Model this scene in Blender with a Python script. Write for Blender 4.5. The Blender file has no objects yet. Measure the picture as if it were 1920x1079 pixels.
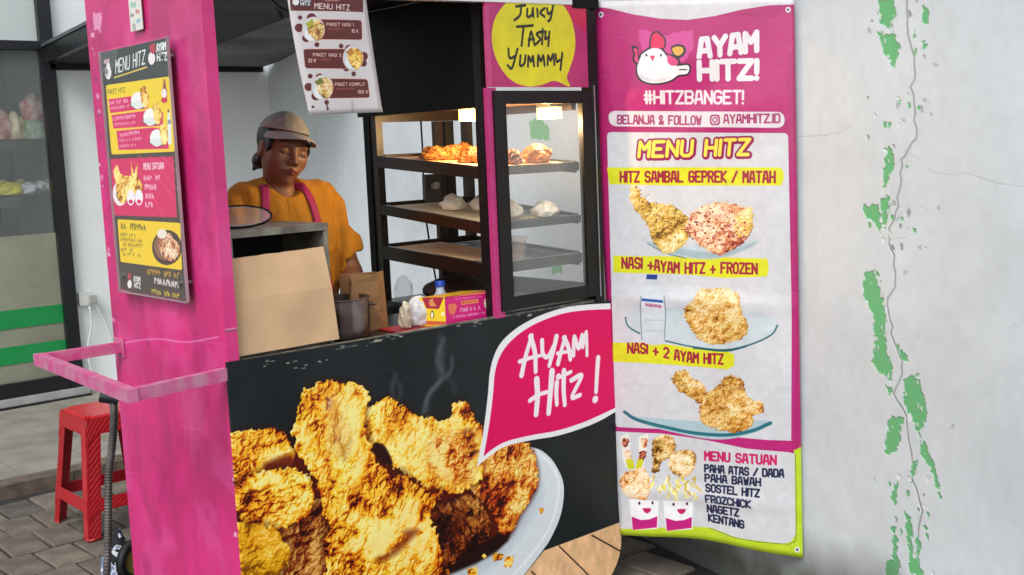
import bpy, bmesh, math, random
import numpy as np
from mathutils import Vector, Matrix, noise as mnoise
from mathutils.bvhtree import BVHTree

SC = bpy.context.scene
COL = SC.collection
RAD = math.radians

# ------------------------------------------------------------------ camera
def nrm(v):
    v = np.asarray(v, float)
    return v / np.linalg.norm(v)
F = 2123.7                                     # focal length in pixels of the 1920 px photograph
xc = nrm((3400 - 960, 540 - 170, -F))          # the booth's front runs along +X, its side along +Y
yc = nrm((-917 - 960, 540 - 351, -F))
zc = nrm(np.cross(xc, yc)); yc = np.cross(zc, xc)
ROT = np.array([xc, yc, zc])
def ray(px, py): return nrm(ROT @ np.array((px - 960, 539.5 - py, -F), float))
_r = ray(427, 680)
CAM = np.array((0, 0, .95)) - ((.95 - 1.5) / _r[2]) * _r
def onp(px, py, p, n):                         # where the sight line of a photo pixel meets a plane
    r = ray(px, py); n = np.asarray(n, float)
    return CAM + (np.dot(np.asarray(p, float) - CAM, n) / np.dot(r, n)) * r
def onx(px, py, c): return onp(px, py, (c, 0, 0), (1, 0, 0))
def ony(px, py, c): return onp(px, py, (0, c, 0), (0, 1, 0))
def onz(px, py, c): return onp(px, py, (0, 0, c), (0, 0, 1))

cd = bpy.data.cameras.new('camera'); cam = bpy.data.objects.new('camera', cd); COL.objects.link(cam)
cd.sensor_width = 36; cd.lens = 36 * F / 1920; cd.clip_start = .05; cd.clip_end = 500
M = Matrix([list(r) for r in ROT]).to_4x4(); M.translation = Vector(CAM)
cam.matrix_world = M
SC.camera = cam

# ------------------------------------------------------------------ light
w = bpy.data.worlds.new('World'); SC.world = w; w.use_nodes = True
nt = w.node_tree; nt.nodes.clear()
sky = nt.nodes.new('ShaderNodeTexSky'); sky.sky_type = 'NISHITA'; sky.sun_disc = False
SUN_EL, SUN_AZ = RAD(46), RAD(212)
sky.sun_elevation = SUN_EL; sky.air_density = 1.0; sky.dust_density = 1.5; sky.ozone_density = 1.0
bg = nt.nodes.new('ShaderNodeBackground'); bg.inputs[1].default_value = .15
out = nt.nodes.new('ShaderNodeOutputWorld')
hs = nt.nodes.new('ShaderNodeHueSaturation'); hs.inputs['Saturation'].default_value = .35   # overcast sky
nt.links.new(sky.outputs[0], hs.inputs['Color']); nt.links.new(hs.outputs[0], bg.inputs[0]); nt.links.new(bg.outputs[0], out.inputs[0])
sd = (math.cos(SUN_EL) * math.cos(SUN_AZ), math.cos(SUN_EL) * math.sin(SUN_AZ), math.sin(SUN_EL))
sky.sun_rotation = math.atan2(sd[0], sd[1])
sl = bpy.data.lights.new('sun', 'SUN'); sl.energy = 1.1; sl.angle = RAD(25); sl.color = (1, .985, .965)
so = bpy.data.objects.new('sun', sl); COL.objects.link(so)
so.rotation_euler = Vector(sd).to_track_quat('Z', 'Y').to_euler()
SC.view_settings.view_transform = 'Standard'; SC.view_settings.look = 'None'
SC.view_settings.exposure = .62; SC.view_settings.gamma = 1; SC.view_settings.use_curve_mapping = False
SC.cycles.use_denoising = True
SC.cycles.max_bounces = 10; SC.cycles.transparent_max_bounces = 12

# ------------------------------------------------------------------ helpers: materials
def lin(c):
    if isinstance(c, str):
        c = [int(c[i:i + 2], 16) / 255 for i in (0, 2, 4)]
    return tuple((v / 12.92 if v <= .04045 else ((v + .055) / 1.055) ** 2.4) for v in c)
def mat(name, col, rough=.6, metal=0, var=.12, scale=8, bump=.1, bscale=60, alpha=1, trans=0, col2=None, emit=None, es=1, coat=0, dist=.004, spec=.5):
    m = bpy.data.materials.new(name); m.use_nodes = True
    n = m.node_tree; b = n.nodes['Principled BSDF']
    c = lin(col); c2 = lin(col2) if col2 else tuple(v * (1 - 2 * var) for v in c)
    tc = n.nodes.new('ShaderNodeTexCoord')
    nz = n.nodes.new('ShaderNodeTexNoise'); nz.inputs['Scale'].default_value = scale; nz.inputs['Detail'].default_value = 6
    n.links.new(tc.outputs['Object'], nz.inputs['Vector'])
    rp = n.nodes.new('ShaderNodeValToRGB'); rp.color_ramp.elements[0].position = .35; rp.color_ramp.elements[1].position = .65
    rp.color_ramp.elements[0].color = (*c2, 1); rp.color_ramp.elements[1].color = (*c, 1)
    n.links.new(nz.outputs['Fac'], rp.inputs[0]); n.links.new(rp.outputs[0], b.inputs['Base Color'])
    b.inputs['Roughness'].default_value = rough; b.inputs['Metallic'].default_value = metal
    b.inputs['Alpha'].default_value = alpha; b.inputs['Transmission Weight'].default_value = trans
    b.inputs['Coat Weight'].default_value = coat; b.inputs['Specular IOR Level'].default_value = spec
    if bump:
        n2 = n.nodes.new('ShaderNodeTexNoise'); n2.inputs['Scale'].default_value = bscale; n2.inputs['Detail'].default_value = 4
        n.links.new(tc.outputs['Object'], n2.inputs['Vector'])
        bp = n.nodes.new('ShaderNodeBump'); bp.inputs['Strength'].default_value = bump; bp.inputs['Distance'].default_value = dist
        n.links.new(n2.outputs['Fac'], bp.inputs['Height']); n.links.new(bp.outputs[0], b.inputs['Normal'])
    if emit:
        b.inputs['Emission Color'].default_value = (*lin(emit), 1); b.inputs['Emission Strength'].default_value = es
    return m
def img_mat(name, cv, rough=.45, bump=.15, bscale=40, coat=0, height=None, dirt=.06, spec=.5, hdist=.002):
    m = bpy.data.materials.new(name); m.use_nodes = True
    n = m.node_tree; b = n.nodes['Principled BSDF']
    t = n.nodes.new('ShaderNodeTexImage'); t.image = cv.image(name + '_print'); t.extension = 'EXTEND'; t.interpolation = 'Cubic'
    tc = n.nodes.new('ShaderNodeTexCoord'); n.links.new(tc.outputs['UV'], t.inputs['Vector'])
    nz = n.nodes.new('ShaderNodeTexNoise'); nz.inputs['Scale'].default_value = 5; nz.inputs['Detail'].default_value = 8
    n.links.new(tc.outputs['Object'], nz.inputs['Vector'])
    mr = n.nodes.new('ShaderNodeMapRange'); mr.inputs[1].default_value = .3; mr.inputs[2].default_value = .7
    mr.inputs[3].default_value = 1 - 2 * dirt; mr.inputs[4].default_value = 1
    n.links.new(nz.outputs['Fac'], mr.inputs[0])
    mx = n.nodes.new('ShaderNodeMix'); mx.data_type = 'RGBA'; mx.blend_type = 'MULTIPLY'; mx.inputs[0].default_value = 1
    n.links.new(t.outputs[0], mx.inputs[6]); n.links.new(mr.outputs[0], mx.inputs[7]); n.links.new(mx.outputs[2], b.inputs['Base Color'])
    b.inputs['Roughness'].default_value = rough; b.inputs['Coat Weight'].default_value = coat; b.inputs['Specular IOR Level'].default_value = spec
    n2 = n.nodes.new('ShaderNodeTexNoise'); n2.inputs['Scale'].default_value = bscale; n2.inputs['Detail'].default_value = 5
    n.links.new(tc.outputs['Object'], n2.inputs['Vector'])
    bp = n.nodes.new('ShaderNodeBump'); bp.inputs['Strength'].default_value = bump; bp.inputs['Distance'].default_value = .004
    n.links.new(n2.outputs['Fac'], bp.inputs['Height'])
    last = bp
    if height is not None:
        hi = n.nodes.new('ShaderNodeTexImage'); hi.image = height.image(name + '_relief'); hi.image.colorspace_settings.name = 'Non-Color'; hi.extension = 'EXTEND'
        n.links.new(tc.outputs['UV'], hi.inputs['Vector'])
        b2 = n.nodes.new('ShaderNodeBump'); b2.inputs['Strength'].default_value = 1; b2.inputs['Distance'].default_value = hdist
        n.links.new(hi.outputs[0], b2.inputs['Height']); n.links.new(bp.outputs[0], b2.inputs['Normal']); last = b2
    n.links.new(last.outputs[0], b.inputs['Normal'])
    return m

# ------------------------------------------------------------------ helpers: objects
def tag(o, label=None, cat=None, group=None, kind=None):
    if label: o['label'] = label
    if cat: o['category'] = cat
    if group: o['group'] = group
    if kind: o['kind'] = kind
    return o
def empty(name, loc, label=None, cat=None, group=None, rz=0):
    o = bpy.data.objects.new(name, None); COL.objects.link(o); o.location = loc; o.rotation_euler = (0, 0, rz)
    o.empty_display_size = .1
    return tag(o, label, cat, group)
WM = {}
def link_mesh(name, me, m, parent=None):
    o = bpy.data.objects.new(name, me); COL.objects.link(o)
    if m is not None and not me.materials:
        for k in (m if isinstance(m, (list, tuple)) else [m]): me.materials.append(k)
    if parent is not None:
        o.parent = parent
        bpy_m = world_of(parent)
        o.matrix_parent_inverse = bpy_m.inverted()      # geometry is written in world coordinates
    return o
def world_of(o):
    m = o.matrix_basis.copy()
    return m if o.parent is None else world_of(o.parent) @ o.matrix_parent_inverse @ m
def obj(name, bm, m, parent=None, smooth=False, bevel=0):
    if bevel:
        bmesh.ops.bevel(bm, geom=[e for e in bm.edges if len(e.link_faces) == 2 and e.calc_face_angle(0) > .6], offset=bevel, segments=2, affect='EDGES', clamp_overlap=True)
    bmesh.ops.recalc_face_normals(bm, faces=bm.faces)
    me = bpy.data.meshes.new(name); bm.to_mesh(me); bm.free()
    if smooth:
        for p in me.polygons: p.use_smooth = True
        if smooth != 'all': me.set_sharp_from_angle(angle=RAD(40))
    return link_mesh(name, me, m, parent)
def pyobj(name, vs, fs, m, parent=None, smooth=False):
    me = bpy.data.meshes.new(name); me.from_pydata([tuple(v) for v in vs], [], fs); me.update()
    if smooth:
        for p in me.polygons: p.use_smooth = True
    return link_mesh(name, me, m, parent)
def box(bm, lo, hi):
    vs = [bm.verts.new((x, y, z)) for x in (lo[0], hi[0]) for y in (lo[1], hi[1]) for z in (lo[2], hi[2])]
    for f in ((0, 1, 3, 2), (4, 6, 7, 5), (0, 4, 5, 1), (2, 3, 7, 6), (0, 2, 6, 4), (1, 5, 7, 3)):
        bm.faces.new([vs[i] for i in f])
    return vs
def hexa(bm, v8):
    """eight corners: bottom loop then top loop"""
    v = [bm.verts.new(tuple(p)) for p in v8]
    for f in ((3, 2, 1, 0), (4, 5, 6, 7), (0, 1, 5, 4), (1, 2, 6, 5), (2, 3, 7, 6), (3, 0, 4, 7)):
        bm.faces.new([v[i] for i in f])
def abox(name, lo, hi, m, parent=None, bevel=0):
    bm = bmesh.new(); box(bm, lo, hi)
    return obj(name, bm, m, parent, bevel=bevel, smooth=bool(bevel))
def bar(bm, a, b, wd, ht, up=(0, 0, 1)):
    a = Vector(a); b = Vector(b); d = (b - a).normalized(); s = d.cross(Vector(up)).normalized(); u = s.cross(d)
    c = [(-1, -1), (1, -1), (1, 1), (-1, 1)]
    hexa(bm, [a + s * wd / 2 * i + u * ht / 2 * j for i, j in c] + [b + s * wd / 2 * i + u * ht / 2 * j for i, j in c])
def tube(bm, pts, r, seg=10, caps=True, rs=None):
    pts = [Vector(p) for p in pts]; rings = []
    ref = Vector((.13, .27, 1))
    for i, p in enumerate(pts):
        d = (pts[min(i + 1, len(pts) - 1)] - pts[max(i - 1, 0)]).normalized()
        s = d.cross(ref)
        if s.length < .2: s = d.cross(Vector((1, 0, 0)))
        s.normalize(); u = s.cross(d); rr = rs[i] if rs else r
        rings.append([bm.verts.new(p + (s * math.cos(2 * math.pi * k / seg) + u * math.sin(2 * math.pi * k / seg)) * rr) for k in range(seg)])
    for a, b in zip(rings, rings[1:]):
        for k in range(seg): bm.faces.new((a[k], a[(k + 1) % seg], b[(k + 1) % seg], b[k]))
    if caps: bm.faces.new(rings[0][::-1]); bm.faces.new(rings[-1])
def lathe(bm, cx, cy, prof, seg=32, close=False):
    rings = [[bm.verts.new((cx + r * math.cos(2 * math.pi * k / seg), cy + r * math.sin(2 * math.pi * k / seg), z)) for k in range(seg)] for r, z in prof]
    for a, b in zip(rings, rings[1:]):
        for k in range(seg): bm.faces.new((a[k], a[(k + 1) % seg], b[(k + 1) % seg], b[k]))
    if close: bm.faces.new(rings[0][::-1]); bm.faces.new(rings[-1])
def smooth_path(pts, n=8):
    P = [np.array(p, float) for p in pts]; P = [2 * P[0] - P[1]] + P + [2 * P[-1] - P[-2]]; o = []
    for i in range(1, len(P) - 2):
        for k in range(n):
            t = k / n; a, b, c, d = P[i - 1:i + 3]
            o.append(.5 * ((2 * b) + (c - a) * t + (2 * a - 5 * b + 4 * c - d) * t * t + (3 * b - a - 3 * c + d) * t ** 3))
    o.append(P[-2]); return o

# ------------------------------------------------------------------ helpers: prints (flat artwork rasterised onto a surface)
def vnoise(x, y, seed=0):
    xi = np.floor(x).astype(np.int64); yi = np.floor(y).astype(np.int64); fx = x - xi; fy = y - yi
    fx = fx * fx * (3 - 2 * fx); fy = fy * fy * (3 - 2 * fy)
    def h(a, b):
        v = (a * 374761393 + b * 668265263 + seed * 974634777) & 0xffffffff
        v = ((v ^ (v >> 13)) * 1274126177) & 0xffffffff
        return ((v ^ (v >> 16)) & 0xffff) / 65535.0
    return (h(xi, yi) * (1 - fx) + h(xi + 1, yi) * fx) * (1 - fy) + (h(xi, yi + 1) * (1 - fx) + h(xi + 1, yi + 1) * fx) * fy
def fbm(x, y, oct=4, seed=0):
    s = 0; a = .5; t = 0
    for k in range(oct):
        s = s + a * vnoise(x * 2 ** k, y * 2 ** k, seed + k * 17); t += a; a *= .5
    return s / t
def worley(x, y, seed=0):
    xi = np.floor(x).astype(np.int64); yi = np.floor(y).astype(np.int64)
    best = np.full(x.shape, 9.0)
    for dx in (-1, 0, 1):
        for dy in (-1, 0, 1):
            a = xi + dx; b = yi + dy
            v = (a * 374761393 + b * 668265263 + seed * 974634777) & 0xffffffff
            v = ((v ^ (v >> 13)) * 1274126177) & 0xffffffff; v = v ^ (v >> 16)
            px = a + (v & 0xff) / 255.0; py = b + ((v >> 8) & 0xff) / 255.0
            best = np.minimum(best, (x - px) ** 2 + (y - py) ** 2)
    return np.sqrt(best)
GL = {'A': "00 16 36 40/12 32", 'B': "00 06 36 45 44 33 03/33 42 41 30 00", 'C': "45 36 16 05 01 10 30 41", 'D': "00 06 36 45 41 30 00",
      'E': "46 06 00 40/03 33", 'F': "46 06 00/03 33", 'G': "45 36 16 05 01 10 30 41 43 23", 'H': "00 06/40 46/03 43", 'I': "00 06", 'J': "46 41 30 10 01",
      'K': "00 06/46 03 40", 'L': "06 00 40", 'M': "00 06 23 46 40", 'N': "00 06 40 46", 'O': "01 05 16 36 45 41 30 10 01", 'P': "00 06 36 45 44 33 03",
      'Q': "01 05 16 36 45 41 30 10 01/22 40", 'R': "00 06 36 45 44 33 03/23 40", 'S': "45 36 16 05 04 13 33 42 41 30 10 01", 'T': "06 46/26 20",
      'U': "06 01 10 30 41 46", 'V': "06 20 46", 'W': "06 10 24 30 46", 'X': "06 40/00 46", 'Y': "06 23 46/23 20", 'Z': "06 46 00 40",
      '0': "01 05 16 36 45 41 30 10 01", '1': "05 16 10", '2': "05 16 36 45 44 00 40", '3': "06 46 23 33 42 41 30 10 01", '5': "46 06 03 33 42 41 30 10 01",
      '6': "46 16 05 01 10 30 41 42 33 03", '7': "06 46 10", '8': "13 04 05 16 36 45 44 33 13 02 01 10 30 41 42 33", '9': "00 30 41 45 36 16 05 04 13 43",
      '#': "10 16/30 36/02 42/04 44", '!': "06 02/00 00", '/': "00 46", '+': "02 42/24 20", '&': "40 04 05 16 26 35 00 01 10 20 42", '.': "00 00", '-': "03 33",
      ',': "01 00", "'": "06 05", 'a': "01 05 16 36 45 40/03 43"}
GWID = {'I': 0, '!': 0, '.': 0, '1': 1, ' ': 2.2, '-': 3, ',': 0, "'": 0}
class Canvas:
    """a print: photo pixels -> points of a plane -> texels"""
    def __init__(s, fn, o, u, v, W, H, res, col):
        s.fn = fn; s.o = np.asarray(o, float); s.u = nrm(u); s.v = nrm(v); s.W = W; s.H = H; s.res = res
        s.w = int(W * res); s.h = int(H * res)
        s.a = np.zeros((s.h, s.w, 3), np.float32) + np.array(s.c(col), np.float32)
    def c(s, col): return [int(col[i:i + 2], 16) / 255 for i in (0, 2, 4)] if isinstance(col, str) else col
    def P(s, p):
        q = s.fn(*p) - s.o
        return np.array((q @ s.u, q @ s.v)) * s.res
    def bb(s, pts, m):
        a = np.array(pts); x0 = max(0, int(a[:, 0].min() - m)); x1 = min(s.w, int(a[:, 0].max() + m) + 1)
        y0 = max(0, int(a[:, 1].min() - m)); y1 = min(s.h, int(a[:, 1].max() + m) + 1)
        if x1 <= x0 or y1 <= y0: return None
        Y, X = np.mgrid[y0:y1, x0:x1]
        return slice(y0, y1), slice(x0, x1), X + .5, Y + .5
    def mix(s, sl, cov, col):
        col = np.array(s.c(col), np.float32) if not isinstance(col, np.ndarray) else col
        cov = cov[..., None]; s.a[sl[0], sl[1]] = s.a[sl[0], sl[1]] * (1 - cov) + col * cov
    @staticmethod
    def sdf(X, Y, pts):
        d = np.full(X.shape, 1e9); inside = np.zeros(X.shape, bool); n = len(pts)
        for i in range(n):
            ax, ay = pts[i]; bx, by = pts[(i + 1) % n]; ex, ey = bx - ax, by - ay; L = ex * ex + ey * ey + 1e-9
            t = np.clip(((X - ax) * ex + (Y - ay) * ey) / L, 0, 1)
            d = np.minimum(d, (X - ax - ex * t) ** 2 + (Y - ay - ey * t) ** 2)
            if abs(ey) > 1e-9:
                c = ((ay > Y) != (by > Y)) & (X < (bx - ax) * (Y - ay) / ey + ax); inside ^= c
        d = np.sqrt(d); return np.where(inside, -d, d)
    def polyT(s, pts, col, soft=.5, grow=0, op=1):
        b = s.bb(pts, 3 + grow + soft * 2)
        if b is None: return
        d = s.sdf(b[2], b[3], pts) - grow
        s.mix(b, np.clip(.5 - d / (2 * soft), 0, 1) * op, col)
    def poly(s, pts, col, smooth=0, **k):
        if smooth:
            q = list(pts) + list(pts[:1]); q = [p[:2] for p in smooth_path(q, smooth)][:-1]; pts = q
        s.polyT([s.P(p) for p in pts], col, **k)
    def lineT(s, pts, wd, col, soft=.5, op=1, taper=None):
        b = s.bb(pts, wd + 3 + soft * 2)
        if b is None: return
        X, Y = b[2], b[3]; d = np.full(X.shape, 1e9)
        if len(pts) == 1: pts = [pts[0], pts[0]]
        for i in range(len(pts) - 1):
            ax, ay = pts[i]; bx, by = pts[i + 1]; ex, ey = bx - ax, by - ay; L = ex * ex + ey * ey + 1e-9
            t = np.clip(((X - ax) * ex + (Y - ay) * ey) / L, 0, 1)
            dd = np.sqrt((X - ax - ex * t) ** 2 + (Y - ay - ey * t) ** 2)
            if taper:
                g = (i + t) / (len(pts) - 1); dd = dd + wd / 2 * (1 - (taper[0] + (taper[1] - taper[0]) * g))
            d = np.minimum(d, dd)
        s.mix(b, np.clip(.5 - (d - wd / 2) / (2 * soft), 0, 1) * op, col)
    def pxs(s, p, L=10):                        # texels per photo pixel near p
        return np.linalg.norm(s.P((p[0] + L, p[1])) - s.P(p)) / L, np.linalg.norm(s.P((p[0], p[1] + L)) - s.P(p)) / L
    def line(s, pts, wd, col, smooth=0, **k):
        if smooth: pts = [p[:2] for p in smooth_path(pts, smooth)]
        sc = s.pxs(pts[0]); s.lineT([s.P(p) for p in pts], wd * (sc[0] * sc[1]) ** .5, col, **k)
    def patch(s, pts, col, cell, amp, seed=0, op=1, grow=0, flake=0):
        pts = [s.P(p) for p in pts]; b = s.bb(pts, cell * 3 + abs(grow))
        if b is None: return
        d = s.sdf(b[2], b[3], pts) + (fbm(b[2] / cell, b[3] / cell, 4, seed) - .5) * amp * 2 - grow
        if flake: d = np.maximum(d + (fbm(b[2] / 2.6, b[3] / 3.4, 3, 71) - .5) * 3.4, (fbm(b[2] / 5, b[3] / 9, 4, 91) - .72) * 22 + np.minimum(d, 0) * .0)
        s.mix(b, np.clip(.5 - d, 0, 1) * op, col)
    def ell(s, p, rx, ry, col, soft=.5, op=1, rot=0):
        s.poly([(p[0] + rx * math.cos(t) * math.cos(rot) - ry * math.sin(t) * math.sin(rot), p[1] + rx * math.cos(t) * math.sin(rot) + ry * math.sin(t) * math.cos(rot)) for t in np.linspace(0, 2 * math.pi, 25)[:-1]], col, soft=soft, op=op)
    def rrect(s, q, r, col, **k):               # q: four photo corners tl tr br bl, r: radius in px
        out = []; n = 4
        for i in range(4):
            p = np.array(q[i], float); a = np.array(q[i - 1], float) - p; b = np.array(q[(i + 1) % 4], float) - p
            a /= np.linalg.norm(a); b /= np.linalg.norm(b)
            for t in np.linspace(0, 1, 6):
                out.append(tuple(p + a * r * (1 - t) ** 2 + b * r * t ** 2))
        s.poly(out, col, **k)
    def text(s, txt, p0, p1, hpx, th, col, slant=0, gap=1.6, outline=None, oth=0, yx=None):
        A = s.P(p0); B = s.P(p1); T = s.P((p0[0] - (p1[1] - p0[1]) * 0, p0[1] - hpx))
        adv = sum(GWID.get(ch, 4) for ch in txt) + gap * (len(txt) - 1)
        U = (B - A) / adv; Vv = (T - A) / 6
        wd = th * np.linalg.norm(Vv) * 6 / hpx
        for pas in ((1, 0) if outline else (0,)):
            x = 0
            for ch in txt:
                g = GL.get(ch.upper() if ch not in GL else ch)
                if g:
                    for st in g.split('/'):
                        s.lineT([A + U * (x + int(q[0]) + slant * int(q[1])) + Vv * int(q[1]) for q in st.split()], wd + (oth * wd / th if pas else 0), outline if pas else col)
                x += GWID.get(ch, 4) + gap
    def scribble(s, p0, p1, hpx, col, seed=1, op=.85):    # lettering too small to be read
        r = random.Random(seed); L = p1[0] - p0[0]; x = 0
        while x < L:
            wx = r.uniform(.45, .75) * hpx
            if r.random() > .14:
                t = x / L; y = p0[1] + (p1[1] - p0[1]) * t
                q = [(p0[0] + x + wx * .55, y - hpx * r.choice((0, .5, 1))), (p0[0] + x + wx * .55, y - hpx * r.choice((0, .5, 1)))]
                s.line([(p0[0] + x, y), (p0[0] + x, y - hpx)] + q, hpx * .24, col, op=op * .95, soft=2.0)
            x += wx
    def crust(s, pts, cell, pal, seed=0, rough=1.0, R=30, light=(-.45, .65), tpx=True, stretch=(1, 1), ang=0, con=1.0, off=0, fade=0, sh=0):
        """a photographed piece of fried chicken: crumbs, folds, its own studio light"""
        if tpx: pts = [s.P(p) for p in [q[:2] for q in smooth_path(list(pts) + [pts[0]], 4)][:-1]]
        if sh: s.polyT(pts, '2c0803', grow=cell * .5, soft=cell * .8, op=.55)
        b = s.bb(pts, cell * 2)
        if b is None: return
        X, Y = b[2], b[3]; k = 1.0 / cell
        d = s.sdf(X, Y, pts)
        k = k / 1.35
        wn = fbm(X * k * .9, Y * k * .9, 3, seed + 5); w2 = fbm(X * k * .9 + 40, Y * k * .9, 3, seed + 9)
        d = d + (wn - .5) * cell * 1.5 * rough + (vnoise(X * k * 2.5, Y * k * 2.5, seed) - .5) * cell * .8 * rough
        inn = np.clip(-d / (R), 0, 1); dome = np.sqrt(1 - (1 - inn) ** 2)
        Xw = X + (wn - .5) * cell * 1.6; Yw = Y + (w2 - .5) * cell * 1.6
        ca, sa = math.cos(ang), math.sin(ang); Xr = (Xw * ca + Yw * sa) * stretch[0]; Yr = (-Xw * sa + Yw * ca) * stretch[1]
        bp_ = lambda f, sd, q=.85: np.sqrt(np.clip(1 - (worley(Xr * k * f, Yr * k * f, sd) / q) ** 2, 0, 1))
        c1 = bp_(.5, seed); c2 = bp_(1.15, seed + 3); c3 = bp_(2.5, seed + 7)
        lump = fbm(Xr * k * .55, Yr * k * .55, 4, seed + 11)
        big = fbm(X * k * .14, Y * k * .14, 3, seed + 31)
        h = dome * R * .30 + (c1 * 1.1 + c2 * .75 + c3 * .42 + lump * 3.2 + big * 6.0) * cell * .95
        crev = c1 * .40 + c2 * .38 + c3 * .22 + (lump - .5) * 1.1 + (big - .5) * 2.0
        pit = np.clip((fbm(X * k * .40 + 11, Y * k * .40, 3, seed + 91) - .585) * 7, 0, 1) * con
        h = h - pit * cell * .8
        gy, gx = np.gradient(h)
        nz = 1 / np.sqrt(gx * gx + gy * gy + 1); L = np.array((light[0], light[1], .75)); L = L / np.linalg.norm(L)
        lam = np.clip((-gx * L[0] - gy * L[1] + L[2]) * nz, 0, 1.3)
        t = .15 + lam * .60 + (crev - .60) * .74 * con + (dome - .9) * .22 + off - .36 * pit
        t = np.clip(t, 0, 1); pal = np.array([s.c(q) for q in pal]); xs = np.linspace(0, 1, len(pal))
        col = np.stack([np.interp(t, xs, pal[:, i]) for i in range(3)], -1).astype(np.float32)
        hue = (fbm(X * k * .3 + 7, Y * k * .3, 3, seed + 77) - .5)[..., None]; col = col * (1 + hue * np.array((-.03, .12, .18), np.float32))
        spk = (np.clip((lam - .93) * 8, 0, 1) * np.clip((c2 - .55) * 4, 0, 1) * con * .55)[..., None]; col = (col * (1 - spk) + np.array((1, .95, .78)) * spk).astype(np.float32)
        s.mix(b, np.clip(-d / fade, 0, 1) if fade else np.clip(.5 - d / 1.6, 0, 1), col)
    def grain(s, amp=.03, sc=.1, seed=3):
        Y, X = np.mgrid[0:s.h, 0:s.w]
        s.a *= (1 + (fbm(X * sc, Y * sc, 3, seed)[..., None] - .5) * 2 * amp).astype(np.float32)
    def image(s, name):
        im = bpy.data.images.new(name, s.w, s.h, alpha=False)
        px = np.ones((s.h, s.w, 4), np.float32); px[..., :3] = np.clip(s.a, 0, 1)
        im.pixels.foreach_set(px.ravel()); im.update(); im.pack(); return im
    def uv(s, p):
        q = np.asarray(p, float) - s.o
        return (q @ s.u) / s.W, (q @ s.v) / s.H
def set_uv(o, fn):
    me = o.data; uvl = me.uv_layers.new(name='UVMap')
    for lp in me.loops: uvl.data[lp.index].uv = fn(me.vertices[lp.vertex_index].co)
GOLD = ['2e0602', '7c1e06', 'ba5a10', 'dc931c', 'f0b930', 'f8d050', 'fce896']
DEEP = ['240503', '6a1206', 'a0340c', 'c0621c', 'd8922e', 'eab850', 'f6dc90']
PALE = ['5a3410', '9a6424', 'c4903e', 'd9ad58', 'e6c27a', 'efd49a', 'f8e8c4']
REDC = ['4a140a', '8a2c1a', 'b4503a', 'd08058', 'dfa878', 'ecc898', 'f6e0c0']

# ------------------------------------------------------------------ ground and building
G = -.12; PLAT = -.06; YB = 4.9
WS = .22; WX = 1.88                                   # right wall: X = WX + WS*Y
WN = nrm((1, -WS, 0)); WD = nrm((WS, 1, 0))
def onwall(px, py): return onp(px, py, (WX, 0, 0), WN)
m_ground = mat('joint_sand', '35322f', .95, var=.2, scale=20, bump=.5, bscale=150)
m_pav = [mat('paver_grey_%d' % i, c, .88, var=.24, scale=7, bump=.8, bscale=90, dist=.006) for i, c in enumerate(['756b5f', '625b53', '807668'])]
m_tile = mat('floor_tile', '989287', .55, var=.16, scale=5, bump=.15, bscale=50)
m_curb = mat('kerb_brown', '6e5f52', .9, var=.25, scale=14, bump=.6, bscale=90)
abox('ground', (-40, -40, G - .3), (40, 40, G - .012), m_ground)['kind'] = 'structure'
pave = empty('pavement', (0, 0, G)); pave['kind'] = 'structure'
rnd = random.Random(4)
PX_, PY_ = .165, .27
protos = []
for mi in range(3):
    for vv in range(2):
        bm = bmesh.new(); box(bm, (-PX_ / 2 + .005, -PY_ / 2 + .005, -.05), (PX_ / 2 - .005, PY_ / 2 - .005, 0))
        for v in bm.verts:
            v.co.x += rnd.uniform(-.002, .002); v.co.y += rnd.uniform(-.002, .002)
        top = [e for e in bm.edges if all(v.co.z > -.001 for v in e.verts)]
        bmesh.ops.bevel(bm, geom=top, offset=.006, segments=1, affect='EDGES')
        bmesh.ops.recalc_face_normals(bm, faces=bm.faces)
        me = bpy.data.meshes.new('paver'); bm.to_mesh(me); bm.free(); me.materials.append(m_pav[mi]); protos.append(me)
cnt = 0
for j in range(-5, 12):
    for i in range(-9, 14):
        x = i * PX_ + (.5 * PX_ if j % 2 else 0); y = 1.36 + (j - 2) * PY_ + .03
        vis = (1.1 < y < 2.87 and -1.1 < x < 1.9) or (y <= 1.1 and x > .95) or (y <= 1.1 and x < -.2 and x > -.6 and y > .4)
        if not vis or y > 2.87 or x + PX_ / 2 > WX + WS * y - .05 or cnt >= 290: continue
        o = bpy.data.objects.new('paver', protos[rnd.randrange(6)]); COL.objects.link(o); o.parent = pave
        o.location = (x, y, rnd.uniform(-.004, .004)); o.rotation_euler = (rnd.gauss(0, .01), rnd.gauss(0, .01), rnd.gauss(0, .018)); cnt += 1
plat = empty('shop_walkway', (0, 3.9, PLAT)); plat['kind'] = 'structure'
abox('walkway_slab', (-6, 3.02, G - .05), (2.9, YB, PLAT - .012), m_curb, plat)
ky0, ky1 = 2.98, 3.10
kx = -3.0
while kx < 2.4:
    abox('kerb_stone', (kx + .002, ky0, G - .03), (kx + .598, ky1, PLAT - rnd.uniform(.001, .004)), m_curb, plat, bevel=.008); kx += .6
TX, TY = .365, .62
for i in range(-6, 6):
    for j in range(3):
        x0 = .39 + i * TX; y0 = ky1 + .003 + j * TY
        if x0 + TX > 2.4: continue
        abox('floor_tile', (x0 + .002, y0 + .002, PLAT - .012), (x0 + TX - .002, min(y0 + TY, YB) - .002, PLAT - rnd.uniform(0, .0012)), m_tile, plat)

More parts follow.
